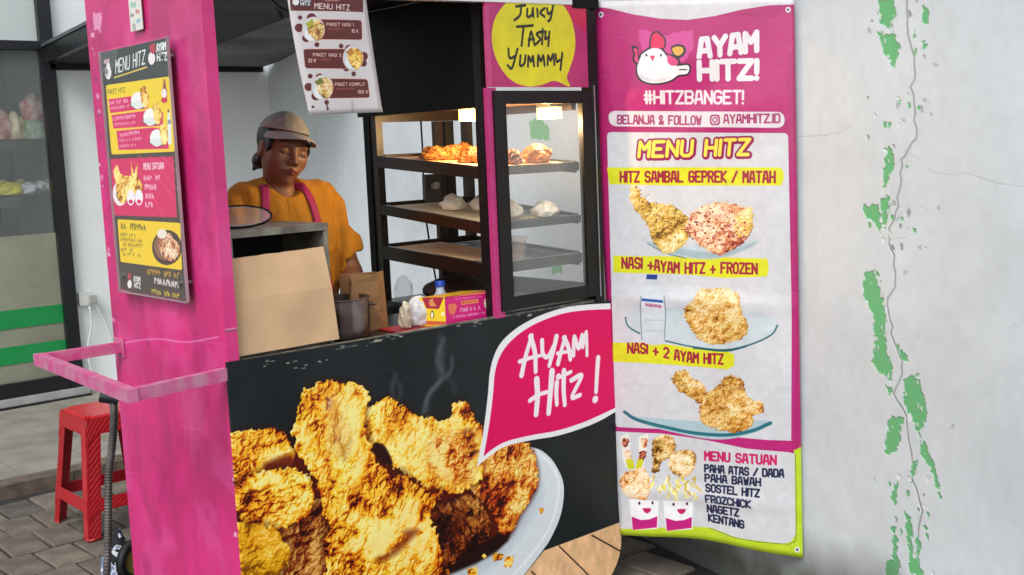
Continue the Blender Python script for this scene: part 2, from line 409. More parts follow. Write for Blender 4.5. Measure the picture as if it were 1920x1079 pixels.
# right boundary wall, with its cracks and peeled paint
wall = empty('boundary_wall', (WX, 0, G), 'white plastered boundary wall beside the booth with cracks and green peeling patches', 'wall')
y0w, y1w = -3.4, YB + .1; zt = 3.3
LW = (y1w - y0w) * math.hypot(1, WS)
wo = (WX + WS * y0w, y0w, G)
cvW = Canvas(onwall, wo, WD, (0, 0, 1), LW, zt - G, 360, 'ccd3d6')
hW = Canvas(onwall, wo, WD, (0, 0, 1), LW, zt - G, 360, 'd8d8d8')
Yg, Xg = np.mgrid[0:cvW.h, 0:cvW.w].astype(np.float32)
cvW.a *= (1 + (fbm(Xg / 90, Yg / 90, 4, 1)[..., None] - .5) * .05 + (fbm(Xg / 9, Yg / 14, 3, 2)[..., None] - .5) * .05).astype(np.float32)
hW.a += ((fbm(Xg / 40, Yg / 40, 4, 8)[..., None] - .5) * .35).astype(np.float32)
CR = [[(1697, 0), (1702, 30), (1700, 55), (1708, 90), (1717, 140), (1708, 165), (1712, 200), (1716, 240), (1718, 262), (1700, 285), (1690, 300), (1688, 340), (1683, 390), (1672, 420), (1665, 450), (1675, 480), (1680, 530), (1665, 560), (1668, 600), (1675, 640), (1690, 680), (1688, 710), (1675, 740), (1700, 780), (1708, 850), (1712, 900), (1720, 935), (1727, 960), (1720, 1010), (1722, 1079)],
      [(1480, 258), (1540, 256), (1575, 250), (1598, 238)], [(1740, 320), (1760, 327), (1790, 330), (1810, 325), (1840, 335), (1870, 345), (1915, 352)],
      [(1700, 285), (1722, 300)], [(1718, 262), (1728, 250)], [(1665, 450), (1700, 446)], [(1672, 420), (1690, 400)], [(1725, 945), (1740, 950)], [(1683, 390), (1700, 385)]]
for k, c in enumerate(CR):
    r = random.Random(k); q = []
    for a, b in zip(c, c[1:]):
        for t in (0, .33, .66): q.append((a[0] + (b[0] - a[0]) * t + r.uniform(-3, 3), a[1] + (b[1] - a[1]) * t))
    q.append(c[-1])
    f = 1 if k == 0 else .5
    cvW.line(q, 4 * f, 'b9bfbe', op=.4); cvW.line(q, 1.5 * f, '5c605f', op=.62 if k == 0 else .12)
    hW.line(q, 3 * f, '202020', op=.9 if k == 0 else .2)
for x, y in ((1755, 122), (1718, 215), (1735, 190), (1704, 175), (1697, 510), (1720, 630), (1725, 465), (1785, 800), (1902, 607), (1760, 390), (1694, 225), (1730, 90), (1745, 215)):
    cvW.patch([(x - 5, y - 4), (x + 4, y - 5), (x + 5, y + 4), (x - 3, y + 5)], '8d9391', 3, 3, x, .6, -1.2, 1)
GP = [[(207, 0), (235, 0), (240, 25), (225, 55), (210, 45)], [(205, 62), (240, 65), (243, 110), (235, 125), (215, 95)], [(292, 15), (303, 25), (300, 50), (293, 40)], [(218, 278), (232, 278), (235, 310), (222, 345), (215, 358), (218, 320)],
      [(178, 385), (200, 383), (208, 378), (212, 400), (210, 440), (200, 420), (180, 400)], [(212, 372), (226, 368), (227, 400), (220, 430), (215, 425)], [(180, 512), (208, 508), (210, 545), (220, 580), (218, 640), (232, 690), (232, 715), (210, 700), (195, 680), (203, 640), (195, 590), (178, 555)],
      [(258, 712), (270, 704), (283, 706), (290, 740), (297, 770), (290, 800), (280, 812), (268, 785), (255, 755)], [(222, 790), (235, 782), (258, 785), (247, 810), (250, 830), (235, 852), (220, 848)], [(283, 812), (292, 820), (315, 880), (325, 940), (318, 920), (300, 870), (288, 850)],
      [(245, 650), (260, 665), (262, 678), (250, 670)], [(235, 905), (243, 915), (240, 955), (233, 940)], [(258, 965), (268, 970), (272, 1030), (280, 1050), (290, 1079), (265, 1079), (262, 1020)], [(232, 985), (240, 990), (243, 1040), (250, 1085), (220, 1085), (222, 1055), (235, 1050)],
      [(295, 985), (301, 990), (300, 1010), (296, 1005)], [(270, 860), (278, 865), (278, 885), (270, 905)], [(275, 1000), (285, 1010), (282, 1040)], [(272, 55), (280, 60), (274, 72)], [(290, 80), (295, 85), (291, 105)], [(222, 725), (232, 728), (228, 745)]]
for k, g in enumerate(GP):
    q = [(1440 + a, b) for a, b in g]
    cvW.patch(q, 'dfe5e6', 5, 4.5, k + 1, .55, 1.2, 1); cvW.patch(q, '68b277', 5, 4.5, k + 1, 1, 0, 1); hW.patch(q, '404040', 5, 4.5, k + 1, 1, 0, 1)
rs = random.Random(31)
for k in range(70):
    y = rs.choice((rs.uniform(0, 120), rs.uniform(180, 320), rs.uniform(380, 480), rs.uniform(640, 1079), rs.uniform(880, 1079))); x = 1690 + (y > 700) * 15 + rs.gauss(0, 26); a = rs.uniform(1, 3.4)
    q = [(x - a, y - a * 2), (x + a * .6, y - a * 1.6), (x + a, y + a), (x - a * .4, y + a * 2.2)]
    cvW.patch(q, rs.choice(['68b277', '68b277', 'a9b0b1', 'dce2e3', '8e9596']), 3, 2, k); hW.patch(q, '606060', 3, 2, k)
for q in ([(992, 230), (1006, 222), (1018, 226), (1030, 244), (1030, 262), (996, 262)], [(1030, 480), (1052, 478), (1056, 510), (1036, 514)]):
    cvW.patch(q, '6fb27c', 6, 5, 4)
# dirt splashed up from the ground
zz = Yg / cvW.res; xx = Xg / cvW.res
dirt = np.clip(1 - zz / (.12 + .26 * fbm(xx * 3, xx * 0, 3, 4)), 0, 1) ** 1.2 * (.35 + .9 * fbm(xx * 12, zz * 5, 4, 6))
dirt = np.clip(dirt * 1.7, 0, .9)[..., None]
cvW.a = cvW.a * (1 - dirt) + np.array((.30, .32, .29), np.float32) * dirt
stain = (np.clip((fbm(xx * 1.2, zz * 1.6, 5, 44) - .56) * 5, 0, 1) * .06)[..., None]
cvW.a = (cvW.a * (1 - stain)).astype(np.float32)
m_wall = img_mat('wall_plaster', cvW, .8, bump=.25, bscale=22, height=hW, dirt=.02, hdist=.004)
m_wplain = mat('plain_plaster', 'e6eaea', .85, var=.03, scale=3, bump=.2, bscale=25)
T = WN * .16
A = np.array((WX + WS * y0w, y0w, G - .1)); B = np.array((WX + WS * y1w, y1w, G - .1)); H3 = np.array((0, 0, zt - G + .1))
pv = [A, B, B + T, A + T, A + H3, B + H3, B + H3 + T, A + H3 + T]
bm = bmesh.new(); hexa(bm, pv)
o = obj('plaster_face', bm, m_wall, wall); set_uv(o, cvW.uv)

# back wall, shop front, awning
bw = empty('back_wall', (2, YB, PLAT), 'plain white wall behind the seller, beside the shop window', 'wall')
bxl = ony(97, 100, YB)[0]; bxr = WX + WS * YB
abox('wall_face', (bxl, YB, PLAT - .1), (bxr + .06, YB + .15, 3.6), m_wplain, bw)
abox('skirting', (bxl + .05, YB - .02, PLAT - .05), (bxr - .02, YB - .002, PLAT + .05), mat('skirting_white', 'b5b8b5', .6), bw)
m_black = mat('black_metal', '15171c', .35, var=.2, scale=12, bump=.06, spec=.5)
m_glassf = mat('frosted_film', '9a9c88', .5, var=.16, scale=2.2, bump=0, alpha=.86)
m_green = mat('green_stripe_film', '158a45', .4, var=.03, bump=0)
m_pane = mat('window_glass', 'e8f0ee', .05, var=0, bump=0, alpha=.06)
shop = empty('shop_window', (0, YB, PLAT), 'black framed shop window with green stripes on frosted glass', 'window')
fx0, fx1 = bxl - .004, ony(72, 100, YB)[0]
zb0 = PLAT + .1; zbar = ony(40, 85, YB)[2]
xbr = ony(147, 700, YB)[0]
abox('frame_post', (fx1, YB - .05, PLAT), (bxl, YB + .03, 3.5), m_black, shop, .004)
abox('frame_post', (fx1 - 1.3, YB - .05, PLAT), (fx1 - 1.25, YB + .03, 3.5), m_black, shop, .004)
abox('transom_bar', (-2.5, YB - .045, zbar - .03), (fx1 - .001, YB + .025, zbar + .025), m_black, shop, .004)
abox('bottom_rail', (-2.5, YB - .045, PLAT + .06), (fx1 - .001, YB + .025, PLAT + .15), m_black, shop, .004)
abox('sill', (-2.5, YB - .09, PLAT), (bxl + .02, YB - .046, PLAT + .055), mat('grey_stone_sill', 'a5a7a3', .6), shop, .003)
abox('threshold_strip', (-2.5, YB - .12, PLAT), (bxl + .02, YB - .0905, PLAT + .012), m_black, shop)
zfro = ony(60, 440, YB)[2]
abox('glass_pane', (-2.5, YB, PLAT + .15), (fx1, YB + .006, zbar - .03), m_pane, shop)
abox('transom_pane', (-2.5, YB, zbar + .025), (fx1, YB + .006, 3.5), mat('pale_transom_panel', 'c3ccc8', .3, var=.05, scale=1.5, bump=0), shop)
abox('frosted_film', (-2.5, YB - .004, PLAT + .15), (fx1, YB - .001, zfro), m_glassf, shop)
for a, b in (((60, 577), (60, 612)), ((60, 645), (60, 678))):
    z1 = ony(*a, YB)[2]; z0 = ony(*b, YB)[2]
    abox('green_stripe', (-2.5, YB - .009, z0), (fx1, YB - .005, z1), m_green, shop)
# the shop inside
inn = empty('shop_interior', (0, YB + 1.5, PLAT), 'dim shop room seen through the window glass', 'room')
m_in = mat('shop_inner_wall', '9aa29c', .8, var=.05, bump=0); m_inc = mat('shop_ceiling', 'b4bab4', .8, var=.04, bump=0)
abox('rear_wall', (-2.6, YB + 1.6, PLAT), (bxl + .3, YB + 1.7, 3.5), m_in, inn)
abox('side_wall', (bxl + .2, YB + .2, PLAT), (bxl + .3, YB + 1.59, 3.5), m_in, inn)
abox('inner_floor', (-2.6, YB + .2, PLAT - .02), (bxl + .3, YB + 1.59, PLAT + .02), m_tile, inn)
abox('inner_ceiling', (-2.6, YB + .2, 2.55), (bxl + .19, YB + 1.59, 2.6), m_inc, inn)
m_lampw = mat('tube_light', 'ffffff', .5, var=0, bump=0, emit='f4fff6', es=2.5)
abox('tube_light', (-.9, YB + .6, 2.48), (.7, YB + .68, 2.54), m_lampw, inn)
rack = empty('goods_rack', (.6, YB + .6, PLAT), 'grey metal shelving with goods behind the shop glass', 'shelf')
m_rk = mat('rack_grey', '3e4546', .5, var=.1, bump=0)
ys0 = YB + .35
zs1 = ony(40, 262, ys0)[2]; zs2 = ony(40, 372, ys0)[2]
abox('shelf_board', (-2.4, ys0, zs1 - .07), (1.2, ys0 + .4, zs1), m_rk, rack); abox('shelf_board', (-2.4, ys0, zs2 - .06), (1.2, ys0 + .4, zs2 + .01), m_rk, rack)
for x in (-2.38, 0.0, 1.15): abox('upright', (x, ys0 + .401, PLAT + .02), (x + .04, ys0 + .44, 2.2), m_rk, rack)
abox('back_panel', (-2.4, ys0 + .45, PLAT + .02), (1.2, ys0 + .46, 2.2), mat('rack_back', '6a7270', .6, bump=0), rack)
def pouch(name, c, sx, sy, sz, m, label, cat, group=None, seed=0, wob=.25, parent=None, pinch=.5):
    bm = bmesh.new(); bmesh.ops.create_icosphere(bm, subdivisions=4, radius=1)
    for v in bm.verts:
        p = v.co.copy(); k = mnoise.noise(p * 1.7 + Vector((seed, 0, 0))) * wob + mnoise.noise(p * 4 + Vector((0, seed, 0))) * wob * .5
        t = max(0, p.z); f = (1 + k) * (1 - pinch * t * t)
        v.co = Vector((p.x * sx * f, p.y * sy * f, (p.z + k * .3 if p.z > -.6 else -.6 - (p.z + .6) * -.15) * sz)) + Vector(c) + Vector((0, 0, .66 * sz))
    o = obj(name, bm, m, parent, smooth='all')
    if label: tag(o, label, cat, group)
    return o
gds = [(0, 'c07068', 'e8d4cc', .09, .13, 'pale pink packet on the upper shelf behind the shop glass'), (28, 'c8a868', 'e8dcc0', .07, .12, 'beige packet on the upper shelf behind the shop glass'),
       (62, '2f9a4a', 'd8ded4', .10, .10, 'green and white packet on the upper shelf behind the shop glass'), (66, 'b86a64', 'd9cfc8', .09, .12, 'reddish packet lying on top of the green packet in the shop')]
for i, (px, c, c2, sx, sz, lb) in enumerate(gds):
    p = ony(px, 250, ys0 + .15); z = zs1 + (.12 if i == 3 else 0)
    pouch('packet', (p[0], ys0 + .15, z), sx, .07, sz, mat('packet_print_%d' % i, c, .4, col2=c2, scale=14, bump=.2), lb, 'packet', seed=i, pinch=.2)
gds = [(-20, 'b8b23a', '8f8a28', .10, .055, 'olive packet at the left end of the lower shop shelf'), (18, 'c9c22e', 'a09a20', .10, .06, 'yellow packet on the lower shelf behind the shop glass'), (66, '3a3d40', 'c8ccd0', .13, .06, 'black and white packet on the lower shelf behind the shop glass')]
for i, (px, c, c2, sx, sz, lb) in enumerate(gds):
    p = ony(px, 360, ys0 + .15)
    pouch('packet', (p[0], ys0 + .15, zs2 + .012), sx, .07, sz, mat('packet_low_%d' % i, c, .4, col2=c2, scale=18, bump=.2), lb, 'packet', seed=i + 9, pinch=.2)
for i, (px, c, hz) in enumerate([(-10, 'c8b04a', .30), (66, 'd2c060', .34)]):
    p = ony(px, 720, ys0 + .1); abox('carton', (p[0] - .14, YB + .22, PLAT + .021), (p[0] + .14, YB + .33, PLAT + hz), mat('carton_%d' % i, c, .7, col2='a89058', scale=6), None)
    tag(COL.objects[-1], ['yellowish carton at far left behind the frosted glass', 'yellow carton behind the frosted glass near the black post'][i], 'carton')

more = [(8, 0, 'c04040', 'e8e0d8', .05, .10, 'small red packet between beige and pink packets on the upper shop shelf'), (46, 0, 'c8b840', '6a8a40', .05, .09, 'small yellow packet on the upper shop shelf'),
        (80, 0, 'a8483c', 'e8c8b8', .045, .14, 'tall dark red packet beside the shop window post'), (-14, 0, 'b0b8a8', '708070', .06, .11, 'grey green packet at the left edge of the upper shop shelf'),
        (36, 1, 'd8d890', '70742a', .05, .07, 'pale yellow packet between yellow and striped packets on the lower shop shelf'), (86, 1, 'c8ccd0', '303438', .05, .07, 'silver packet at the right end of the lower shop shelf'), (2, 1, 'b0a030', 'e8e0a0', .05, .07, 'mustard packet behind the yellow one on the lower shop shelf')]
for i, (px, lo_, c, c2, sx, sz, lb) in enumerate(more):
    p = ony(px, 300, ys0 + .26)
    pouch('packet', (p[0], ys0 + .27, zs1 if not lo_ else zs2 + .012), sx, .05, sz, mat('packet_more_%d' % i, c, .4, col2=c2, scale=26, bump=.2), lb, 'packet', seed=i + 20, pinch=.1)
awn = empty('awning', (2, YB, 2.1), 'dark sloping awning fixed above the back wall', 'awning')
m_awn = mat('awning_grey', '7c7f7c', .85, var=.28, scale=2.2, bump=.35, bscale=9, dist=.02, col2='4c4f4d')
m_dark = mat('awning_black', '0c0d0f', .7, var=.2, bump=.1)
za = ony(300, 125, YB)[2]; xa = ony(88, 108, YB)[0]
e1 = ony(165, 0, 3.4); sl_ = (e1[2] - ony(80, 92, YB)[2]) / (YB - 3.4)
def awz(y): return za + (YB - y) * sl_
def awb(x0, x1, y0, y1, dz0, dz1, name, m):
    bm = bmesh.new()
    hexa(bm, [(x0, y0, awz(y0) + dz0), (x1, y0, awz(y0) + dz0), (x1, y1, awz(y1) + dz0), (x0, y1, awz(y1) + dz0), (x0, y0, awz(y0) + dz1), (x1, y0, awz(y0) + dz1), (x1, y1, awz(y1) + dz1), (x0, y1, awz(y1) + dz1)])
    return obj(name, bm, m, awn)
xg = ony(300, 125, YB)[0]
awb(xa, xg, 3.0, YB - .006, .0, .03, 'black_underside', m_dark)
awb(xg + .002, bxr - .06, 3.0, YB - .006, 0, .03, 'grey_underside', m_awn)
awb(xa - .04, xa - .002, 3.0, YB - .05, .0, .10, 'edge_beam', m_black)
awb(xa - .05, xa - .01, 3.0, YB - .05, .104, .125, 'edge_trim', mat('steel_trim', '6d7275', .4, .6))
awb(xa + .0, bxr - .06, YB - .05, YB - .008, -.035, -.002, 'wall_rail', m_dark)
# socket on the back wall
p = ony(165, 560, YB - .03); sk = empty('wall_socket', (p[0], YB, p[2]), 'white power socket with hanging cable on the back wall', 'socket')
m_sock = mat('socket_plastic', 'd5d8d2', .35, var=.06, bump=0)
abox('socket_box', (p[0] - .06, YB - .035, p[2] - .045), (p[0] + .03, YB - .002, p[2] + .045), m_sock, sk, .006)
abox('plug', (p[0] + .0, YB - .075, p[2] - .03), (p[0] + .045, YB - .036, p[2] + .02), mat('plug_grey', 'a9aca8', .4), sk, .008)
for k, q in enumerate(([(168, 575), (172, 610), (165, 650), (170, 690), (185, 715), (200, 735)], [(180, 572), (195, 600), (206, 625), (214, 650)])):
    bm = bmesh.new(); tube(bm, smooth_path([ony(*c, YB - .05) for c in q], 5), .007, 6); obj('cable', bm, m_sock, sk, smooth='all')

# ------------------------------------------------------------------ the booth
cart = empty('food_booth', (.7, .35, G), 'pink and black fried chicken booth with printed front panel and counter', 'food stall')
m_pink = mat('pink_paint', 'dd4590', .40, var=.10, scale=2.4, bump=.4, bscale=14, col2='c8327c', coat=.1, dist=.008)
m_pinkr = mat('pink_rail_paint', 'c84686', .5, var=.2, scale=22, bump=.3, bscale=80, col2='c08098')
m_pinkd = mat('magenta_strip', 'c43a7c', .45, var=.08, scale=8, bump=.1)
m_blk = mat('booth_black', '08080a', .6, var=.2, scale=10, bump=.1, spec=.2)
m_blkr = mat('frame_black', '100f0f', .45, var=.2, scale=14, bump=.08, spec=.35)
m_white = mat('white_beam', 'd8dad8', .45, var=.05, bump=.1)
m_cnt = mat('counter_dark', '1a1718', .35, var=.3, scale=9, bump=.1)
PT = .035; PD = .775
# side panel: slightly dented sheet
bm = bmesh.new(); nx, nz_ = 28, 60; zb_, zt_ = -.10, 2.25
def dent(y, z): 
    return .007 * mnoise.noise(Vector((y * 3, z * 2, 1))) + .004 * mnoise.noise(Vector((y * 9, z * 3, 5))) - .012 * math.exp(-((y - .55) / .12) ** 2 - ((z - .45 + (y - .55)) / .25) ** 2)
gr = [[bm.verts.new((dent(PD * i / nx, zb_ + (zt_ - zb_) * j / nz_) * math.sin(math.pi * i / nx), PD * i / nx, zb_ + (zt_ - zb_) * j / nz_)) for j in range(nz_ + 1)] for i in range(nx + 1)]
for i in range(nx):
    for j in range(nz_): bm.faces.new((gr[i][j], gr[i][j + 1], gr[i + 1][j + 1], gr[i + 1][j]))
bk = [bm.verts.new((PT, y, z)) for y, z in ((0, zb_), (PD, zb_), (PD, zt_), (0, zt_))]
bm.faces.new([bk[0], bk[3], bk[2], bk[1]])
bm.faces.new([gr[0][j] for j in range(nz_, -1, -1)] + [bk[0], bk[3]]); bm.faces.new([gr[nx][j] for j in range(nz_ + 1)] + [bk[2], bk[1]])
bm.faces.new([gr[i][nz_] for i in range(nx, -1, -1)][::-1] + [bk[2], bk[3]][::1]); bm.faces.new([gr[i][0] for i in range(nx + 1)] + [bk[1], bk[0]])
cvV = Canvas(lambda a, b: onx(a, b, 0), (0, PD, zb_), (0, -1, 0), (0, 0, 1), PD, zt_ - zb_, 620, 'd02f78'); c = cvV
Yg, Xg = np.mgrid[0:c.h, 0:c.w].astype(np.float32)
t_ = fbm(Xg / 110, Yg / 240, 5, 3)[..., None]; u_ = fbm(Xg / 14, Yg / 160, 4, 8)[..., None]; w_ = fbm(Xg / 30, Yg / 34, 4, 15)[..., None]
c.a = (c.a * (1 + (t_ - .5) * .34 + (u_ - .5) * .05 + (w_ - .5) * .09)).astype(np.float32)
k_ = np.clip((fbm(Xg / 90, Yg / 90, 5, 23) - .55) * 6, 0, 1)[..., None] * .24; c.a = (c.a * (1 - k_) + np.array((.90, .50, .70)) * k_).astype(np.float32)
k_ = np.clip((fbm(Xg / 75, Yg / 95, 5, 29) - .60) * 7, 0, 1)[..., None] * .40; c.a = (c.a * (1 - k_) + np.array((.62, .12, .38)) * k_).astype(np.float32)
rs = random.Random(5)
for k in range(60):
    x = rs.uniform(170, 440); y = rs.uniform(0, 1079); l = rs.uniform(4, 50); vert = rs.random() < .55
    c.line([(x, y), (x + (l * .05 if vert else l), y + (l if vert else l * .15))], rs.uniform(.6, 1.3), rs.choice(['f0a0c8', 'b02068', 'e878b0', 'f4c0d8']), op=rs.uniform(.10, .35), soft=.8)
for k in range(70):
    e = rs.random() < .5; y = rs.uniform(0, 1079); x = (398 + y * .045 if e else 170 + y * .065) + rs.uniform(-5, 5); a = rs.uniform(1, 3.5)
    c.patch([(x - a, y - a * 1.8), (x + a, y - a), (x + a, y + a * 1.6), (x - a, y + a)], rs.choice(['f2d4e2', 'e8a8c8', '8a2458', '7a4a5c']), 4, 3, k, .75)
c.line([(216, 648), (250, 640), (300, 636), (350, 642), (410, 632)], 1.4, 'f0a4cc', op=.7, soft=1, smooth=5); c.line([(277, 640), (279, 650)], 3, '8c2a5c')
c.line([(255, 800), (262, 900), (300, 1000)], 16, 'a82a68', op=.35, soft=12, smooth=5); pass
c.patch([(175, 25), (190, 25), (190, 60), (176, 55)], 'f4c0dc', 10, 8, 5, .7)
m_side = img_mat('side_paint', cvV, .36, bump=.5, bscale=10, dirt=.03, coat=.08)
o = obj('side_panel', bm, m_side, cart, smooth=True); set_uv(o, cvV.uv)

# printed front panel
def onf(px, py): return ony(px, py, -.012)
PXR = 1.495; PZ0, PZ1 = -.105, .952
cvF = Canvas(onf, (-.012, -.012, PZ0 - .01), (1, 0, 0), (0, 0, 1), 1.53, 1.075, 900, '1b2022')
c = cvF
Yg, Xg = np.mgrid[0:c.h, 0:c.w].astype(np.float32)
c.a *= (1 + (fbm(Xg / 160, Yg / 200, 4, 3)[..., None] - .5) * .7).astype(np.float32)
def A1(*p): return [(430 + x / 2.775, 690 + y / 2.775) for x, y in p]
def B1(*p): return [(780 + x / 2.775, 690 + y / 2.775) for x, y in p]
def C1(*p): return [(420 + x / 2.079, 560 + y / 2.079) for x, y in p]
# steam
for q, w_, op in (((790, 440), (800, 380), (850, 300), (830, 240), (855, 160)), 16, .22), (((775, 450), (800, 370), (880, 290), (890, 230)), 8, .35), (((840, 200), (850, 260), (880, 310), (900, 360)), 26, .10), (((660, 400), (655, 350), (668, 300)), 14, .22), (((680, 400), (690, 360), (680, 330)), 8, .22), (((830, 300), (850, 220), (845, 150)), 40, .10):
    c.line(C1(*q), w_ / 2.08, 'b8c0c4', smooth=6, soft=9, op=op)
# plate, table tiles
c.poly(B1((300, 400), (590, 412), (690, 460), (745, 540), (768, 610), (766, 700), (745, 790), (700, 890), (660, 950), (600, 1030), (530, 1120), (440, 1250), (0, 1400), (-300, 1400), (-300, 900)), 'd9e0e4', smooth=5)
c.poly(B1((560, 430), (640, 560), (640, 680), (560, 830), (420, 1000), (200, 1120), (60, 1160), (100, 1000)), 'b4bcc4', smooth=5, soft=26, op=.8)
c.line(B1((600, 420), (700, 500), (742, 600), (730, 720), (680, 860), (560, 1020), (430, 1160)), 4, 'f4f8fa', smooth=5, soft=4, op=.8)
c.poly(B1((665, 952), (1120, 782), (1120, 1500), (100, 1500), (430, 1245), (600, 1035)), 'e0bc98')
b = c.bb([c.P(q) for q in B1((-400, 780), (1200, 1500))], 5)
if b:
    sub = c.a[b[0], b[1]]; msk = (sub[..., 0] > .84) & (sub[..., 2] < .66)
    tn = fbm(b[2] / 26, b[3] / 40, 5, 12)
    sub[msk] *= (.86 + .30 * tn[msk])[:, None].astype(np.float32) * np.array((1, .985, .95), np.float32)
for q in (((745, 928), (930, 1110)), ((915, 872), (1120, 985)), ((560, 1110), (1120, 1085)), ((600, 1060), (760, 1200))): c.line(B1(*q), 2.6, '4a3426')
# chicken pieces, back to front
c.poly(B1((60, 520), (420, 600), (480, 900), (100, 1100), (-200, 1100), (-200, 600)), '1a0a06', smooth=4, soft=6)
c.poly(A1((-20, 420), (60, 380), (330, 420), (420, 200), (640, 150), (760, 300), (1110, 330)) + B1((300, 330), (420, 450), (520, 500), (480, 820), (330, 930), (160, 1020), (100, 1400)) + A1((-20, 1400)), '5c1808', soft=5)
c.crust(B1((560, 372), (600, 420), (632, 520), (630, 620), (590, 700), (545, 770), (500, 860), (460, 882), (425, 840), (400, 760), (330, 690), (288, 620), (320, 500), (400, 430), (480, 390)), 12, DEEP, 21, R=60, stretch=(1, .8), off=.06, sh=1)
c.crust(B1((60, 790), (110, 720), (200, 672), (290, 662), (350, 712), (392, 800), (380, 880), (300, 960), (200, 1010), (140, 1040), (120, 950), (90, 860)), 13, ['160402', '3a1007', '5e210c', '8a4618', 'a8692a', 'c89048', 'e8c070'], 33, R=70, stretch=(1, .35), ang=.5, off=-.08, sh=1)
c.crust(A1((700, 215), (760, 190), (800, 155), (840, 160), (880, 195), (930, 200), (960, 250), (1030, 262)) + B1((60, 258), (110, 268), (150, 262), (185, 240), (190, 195), (230, 172), (268, 188), (290, 225), (305, 262), (300, 285), (350, 300), (365, 400), (350, 500), (330, 590), (200, 650), (100, 640)) + A1((1040, 640), (940, 560), (760, 470), (700, 330)), 13, GOLD, 41, R=90, stretch=(1, .8), off=.12, sh=1)
c.crust(B1((60, 320), (200, 300), (345, 320), (340, 480), (290, 600), (200, 640), (100, 600), (20, 480)), 11, DEEP, 47, R=40, stretch=(.7, 1.2), off=.06, fade=40)
c.poly(A1((735, 420), (760, 390), (810, 410), (850, 500), (800, 500), (760, 460)), '260a08', smooth=4, soft=3)
c.crust(A1((-20, 350), (60, 330), (130, 315), (200, 315), (300, 345), (322, 400), (345, 450), (300, 520), (180, 560), (100, 600), (-20, 640)), 13, GOLD, 51, R=70, off=.14, sh=1)
c.poly(A1((180, 500), (250, 470), (320, 455), (370, 520), (430, 570), (400, 600), (300, 540), (190, 540)), '5a1206', smooth=4, soft=8, op=.85)
c.crust(A1((230, 800), (330, 700), (480, 690), (520, 850), (545, 1100), (550, 1400), (180, 1400)), 15, ['180403', '3a0a06', '5e1a0a', '7a3010', '9c5a20', 'b98238', 'd6a860'], 57, R=60, off=-.06, sh=1)
c.crust(A1((-20, 640), (60, 590), (150, 545), (270, 520), (380, 532), (430, 600), (440, 700), (400, 780), (300, 830), (150, 838), (60, 800), (-20, 720)), 13, GOLD, 61, R=80, stretch=(.8, 1.1), off=.12, sh=1)
c.crust(A1((-20, 800), (60, 815), (150, 815), (230, 840), (290, 900), (312, 960), (285, 1040), (230, 1130), (180, 1400), (-20, 1400)), 16, ['7a4408', 'b0700c', 'cc8f14', 'dda522', 'e8b838', 'f0c858', 'f4d880'], 67, R=60, con=.6, sh=1)
main = A1((370, 470), (340, 400), (328, 300), (355, 250), (370, 180), (395, 115), (450, 85), (540, 64), (620, 75), (690, 92), (725, 145), (715, 200), (705, 260), (730, 380), (760, 470), (850, 560), (900, 540), (960, 600), (1040, 650), (1105, 640), (1090, 700), (1040, 760), (1075, 840), (1095, 930), (1105, 1000), (1105, 1400), (540, 1400), (505, 1000), (490, 900), (515, 830), (485, 740), (470, 650), (430, 560))
c.crust(main, 14, GOLD, 71, R=95, stretch=(1, .75), ang=-.2, off=.16, sh=1)
c.crust(A1((480, 90), (600, 140), (640, 300), (620, 480), (520, 500), (470, 350), (470, 200)), 15, ['7a3a10', 'a05a20', 'c88434', 'dda24a', 'ecbf66', 'f4d488', 'fbe8b4'], 77, R=60, stretch=(1, .5), ang=-.1, off=.16, fade=60)
c.poly(A1((880, 860), (950, 840), (985, 850), (940, 900), (880, 960), (800, 1010), (760, 1000), (840, 930)), '6a1c08', smooth=4, soft=10, op=.75)
c.crust(A1((690, 920), (740, 860), (820, 820), (900, 830), (930, 870), (880, 930), (800, 985), (720, 975)), 11, GOLD, 88, R=30, off=.34, fade=14)
for q in (((400, 965), (455, 968), (445, 995), (405, 1005)), ((465, 985), (505, 985), (500, 1030), (460, 1035)), ((270, 1045), (315, 1040), (312, 1090), (270, 1090)), ((640, 730), (662, 735), (655, 755), (640, 750)), ((345, 970), (370, 975), (360, 990), (345, 985)), ((150, 1050), (180, 1055), (170, 1075))):
    c.crust(B1(*q), 6, GOLD, 91, R=8, off=-.05)
# speech bubble
bub = C1((1530, 18), (1420, 24), (1330, 36), (1250, 60), (1180, 92), (1125, 128), (1080, 172), (1052, 225), (1036, 290), (1030, 360), (1020, 450), (1004, 560), (984, 658))
bub2 = C1((984, 658), (1040, 612), (1100, 576), (1200, 553), (1300, 536), (1400, 505), (1470, 475), (1530, 440))
c.poly([p[:2] for p in smooth_path(bub, 4)] + [p[:2] for p in smooth_path(bub2, 4)] + C1((1600, 400), (1600, 20)), 'ecebee')
bi = C1((1540, 42), (1420, 46), (1330, 58), (1255, 82), (1195, 110), (1142, 146), (1100, 188), (1072, 235), (1056, 292), (1050, 360), (1040, 450), (1026, 540), (1012, 616))
bi2 = C1((1012, 616), (1050, 585), (1105, 556), (1200, 533), (1300, 515), (1395, 485), (1465, 455), (1540, 420))
c.poly([p[:2] for p in smooth_path(bi, 4)] + [p[:2] for p in smooth_path(bi2, 4)] + C1((1600, 400), (1600, 42)), 'cf0f5e')
WT = 'f2e9ee'
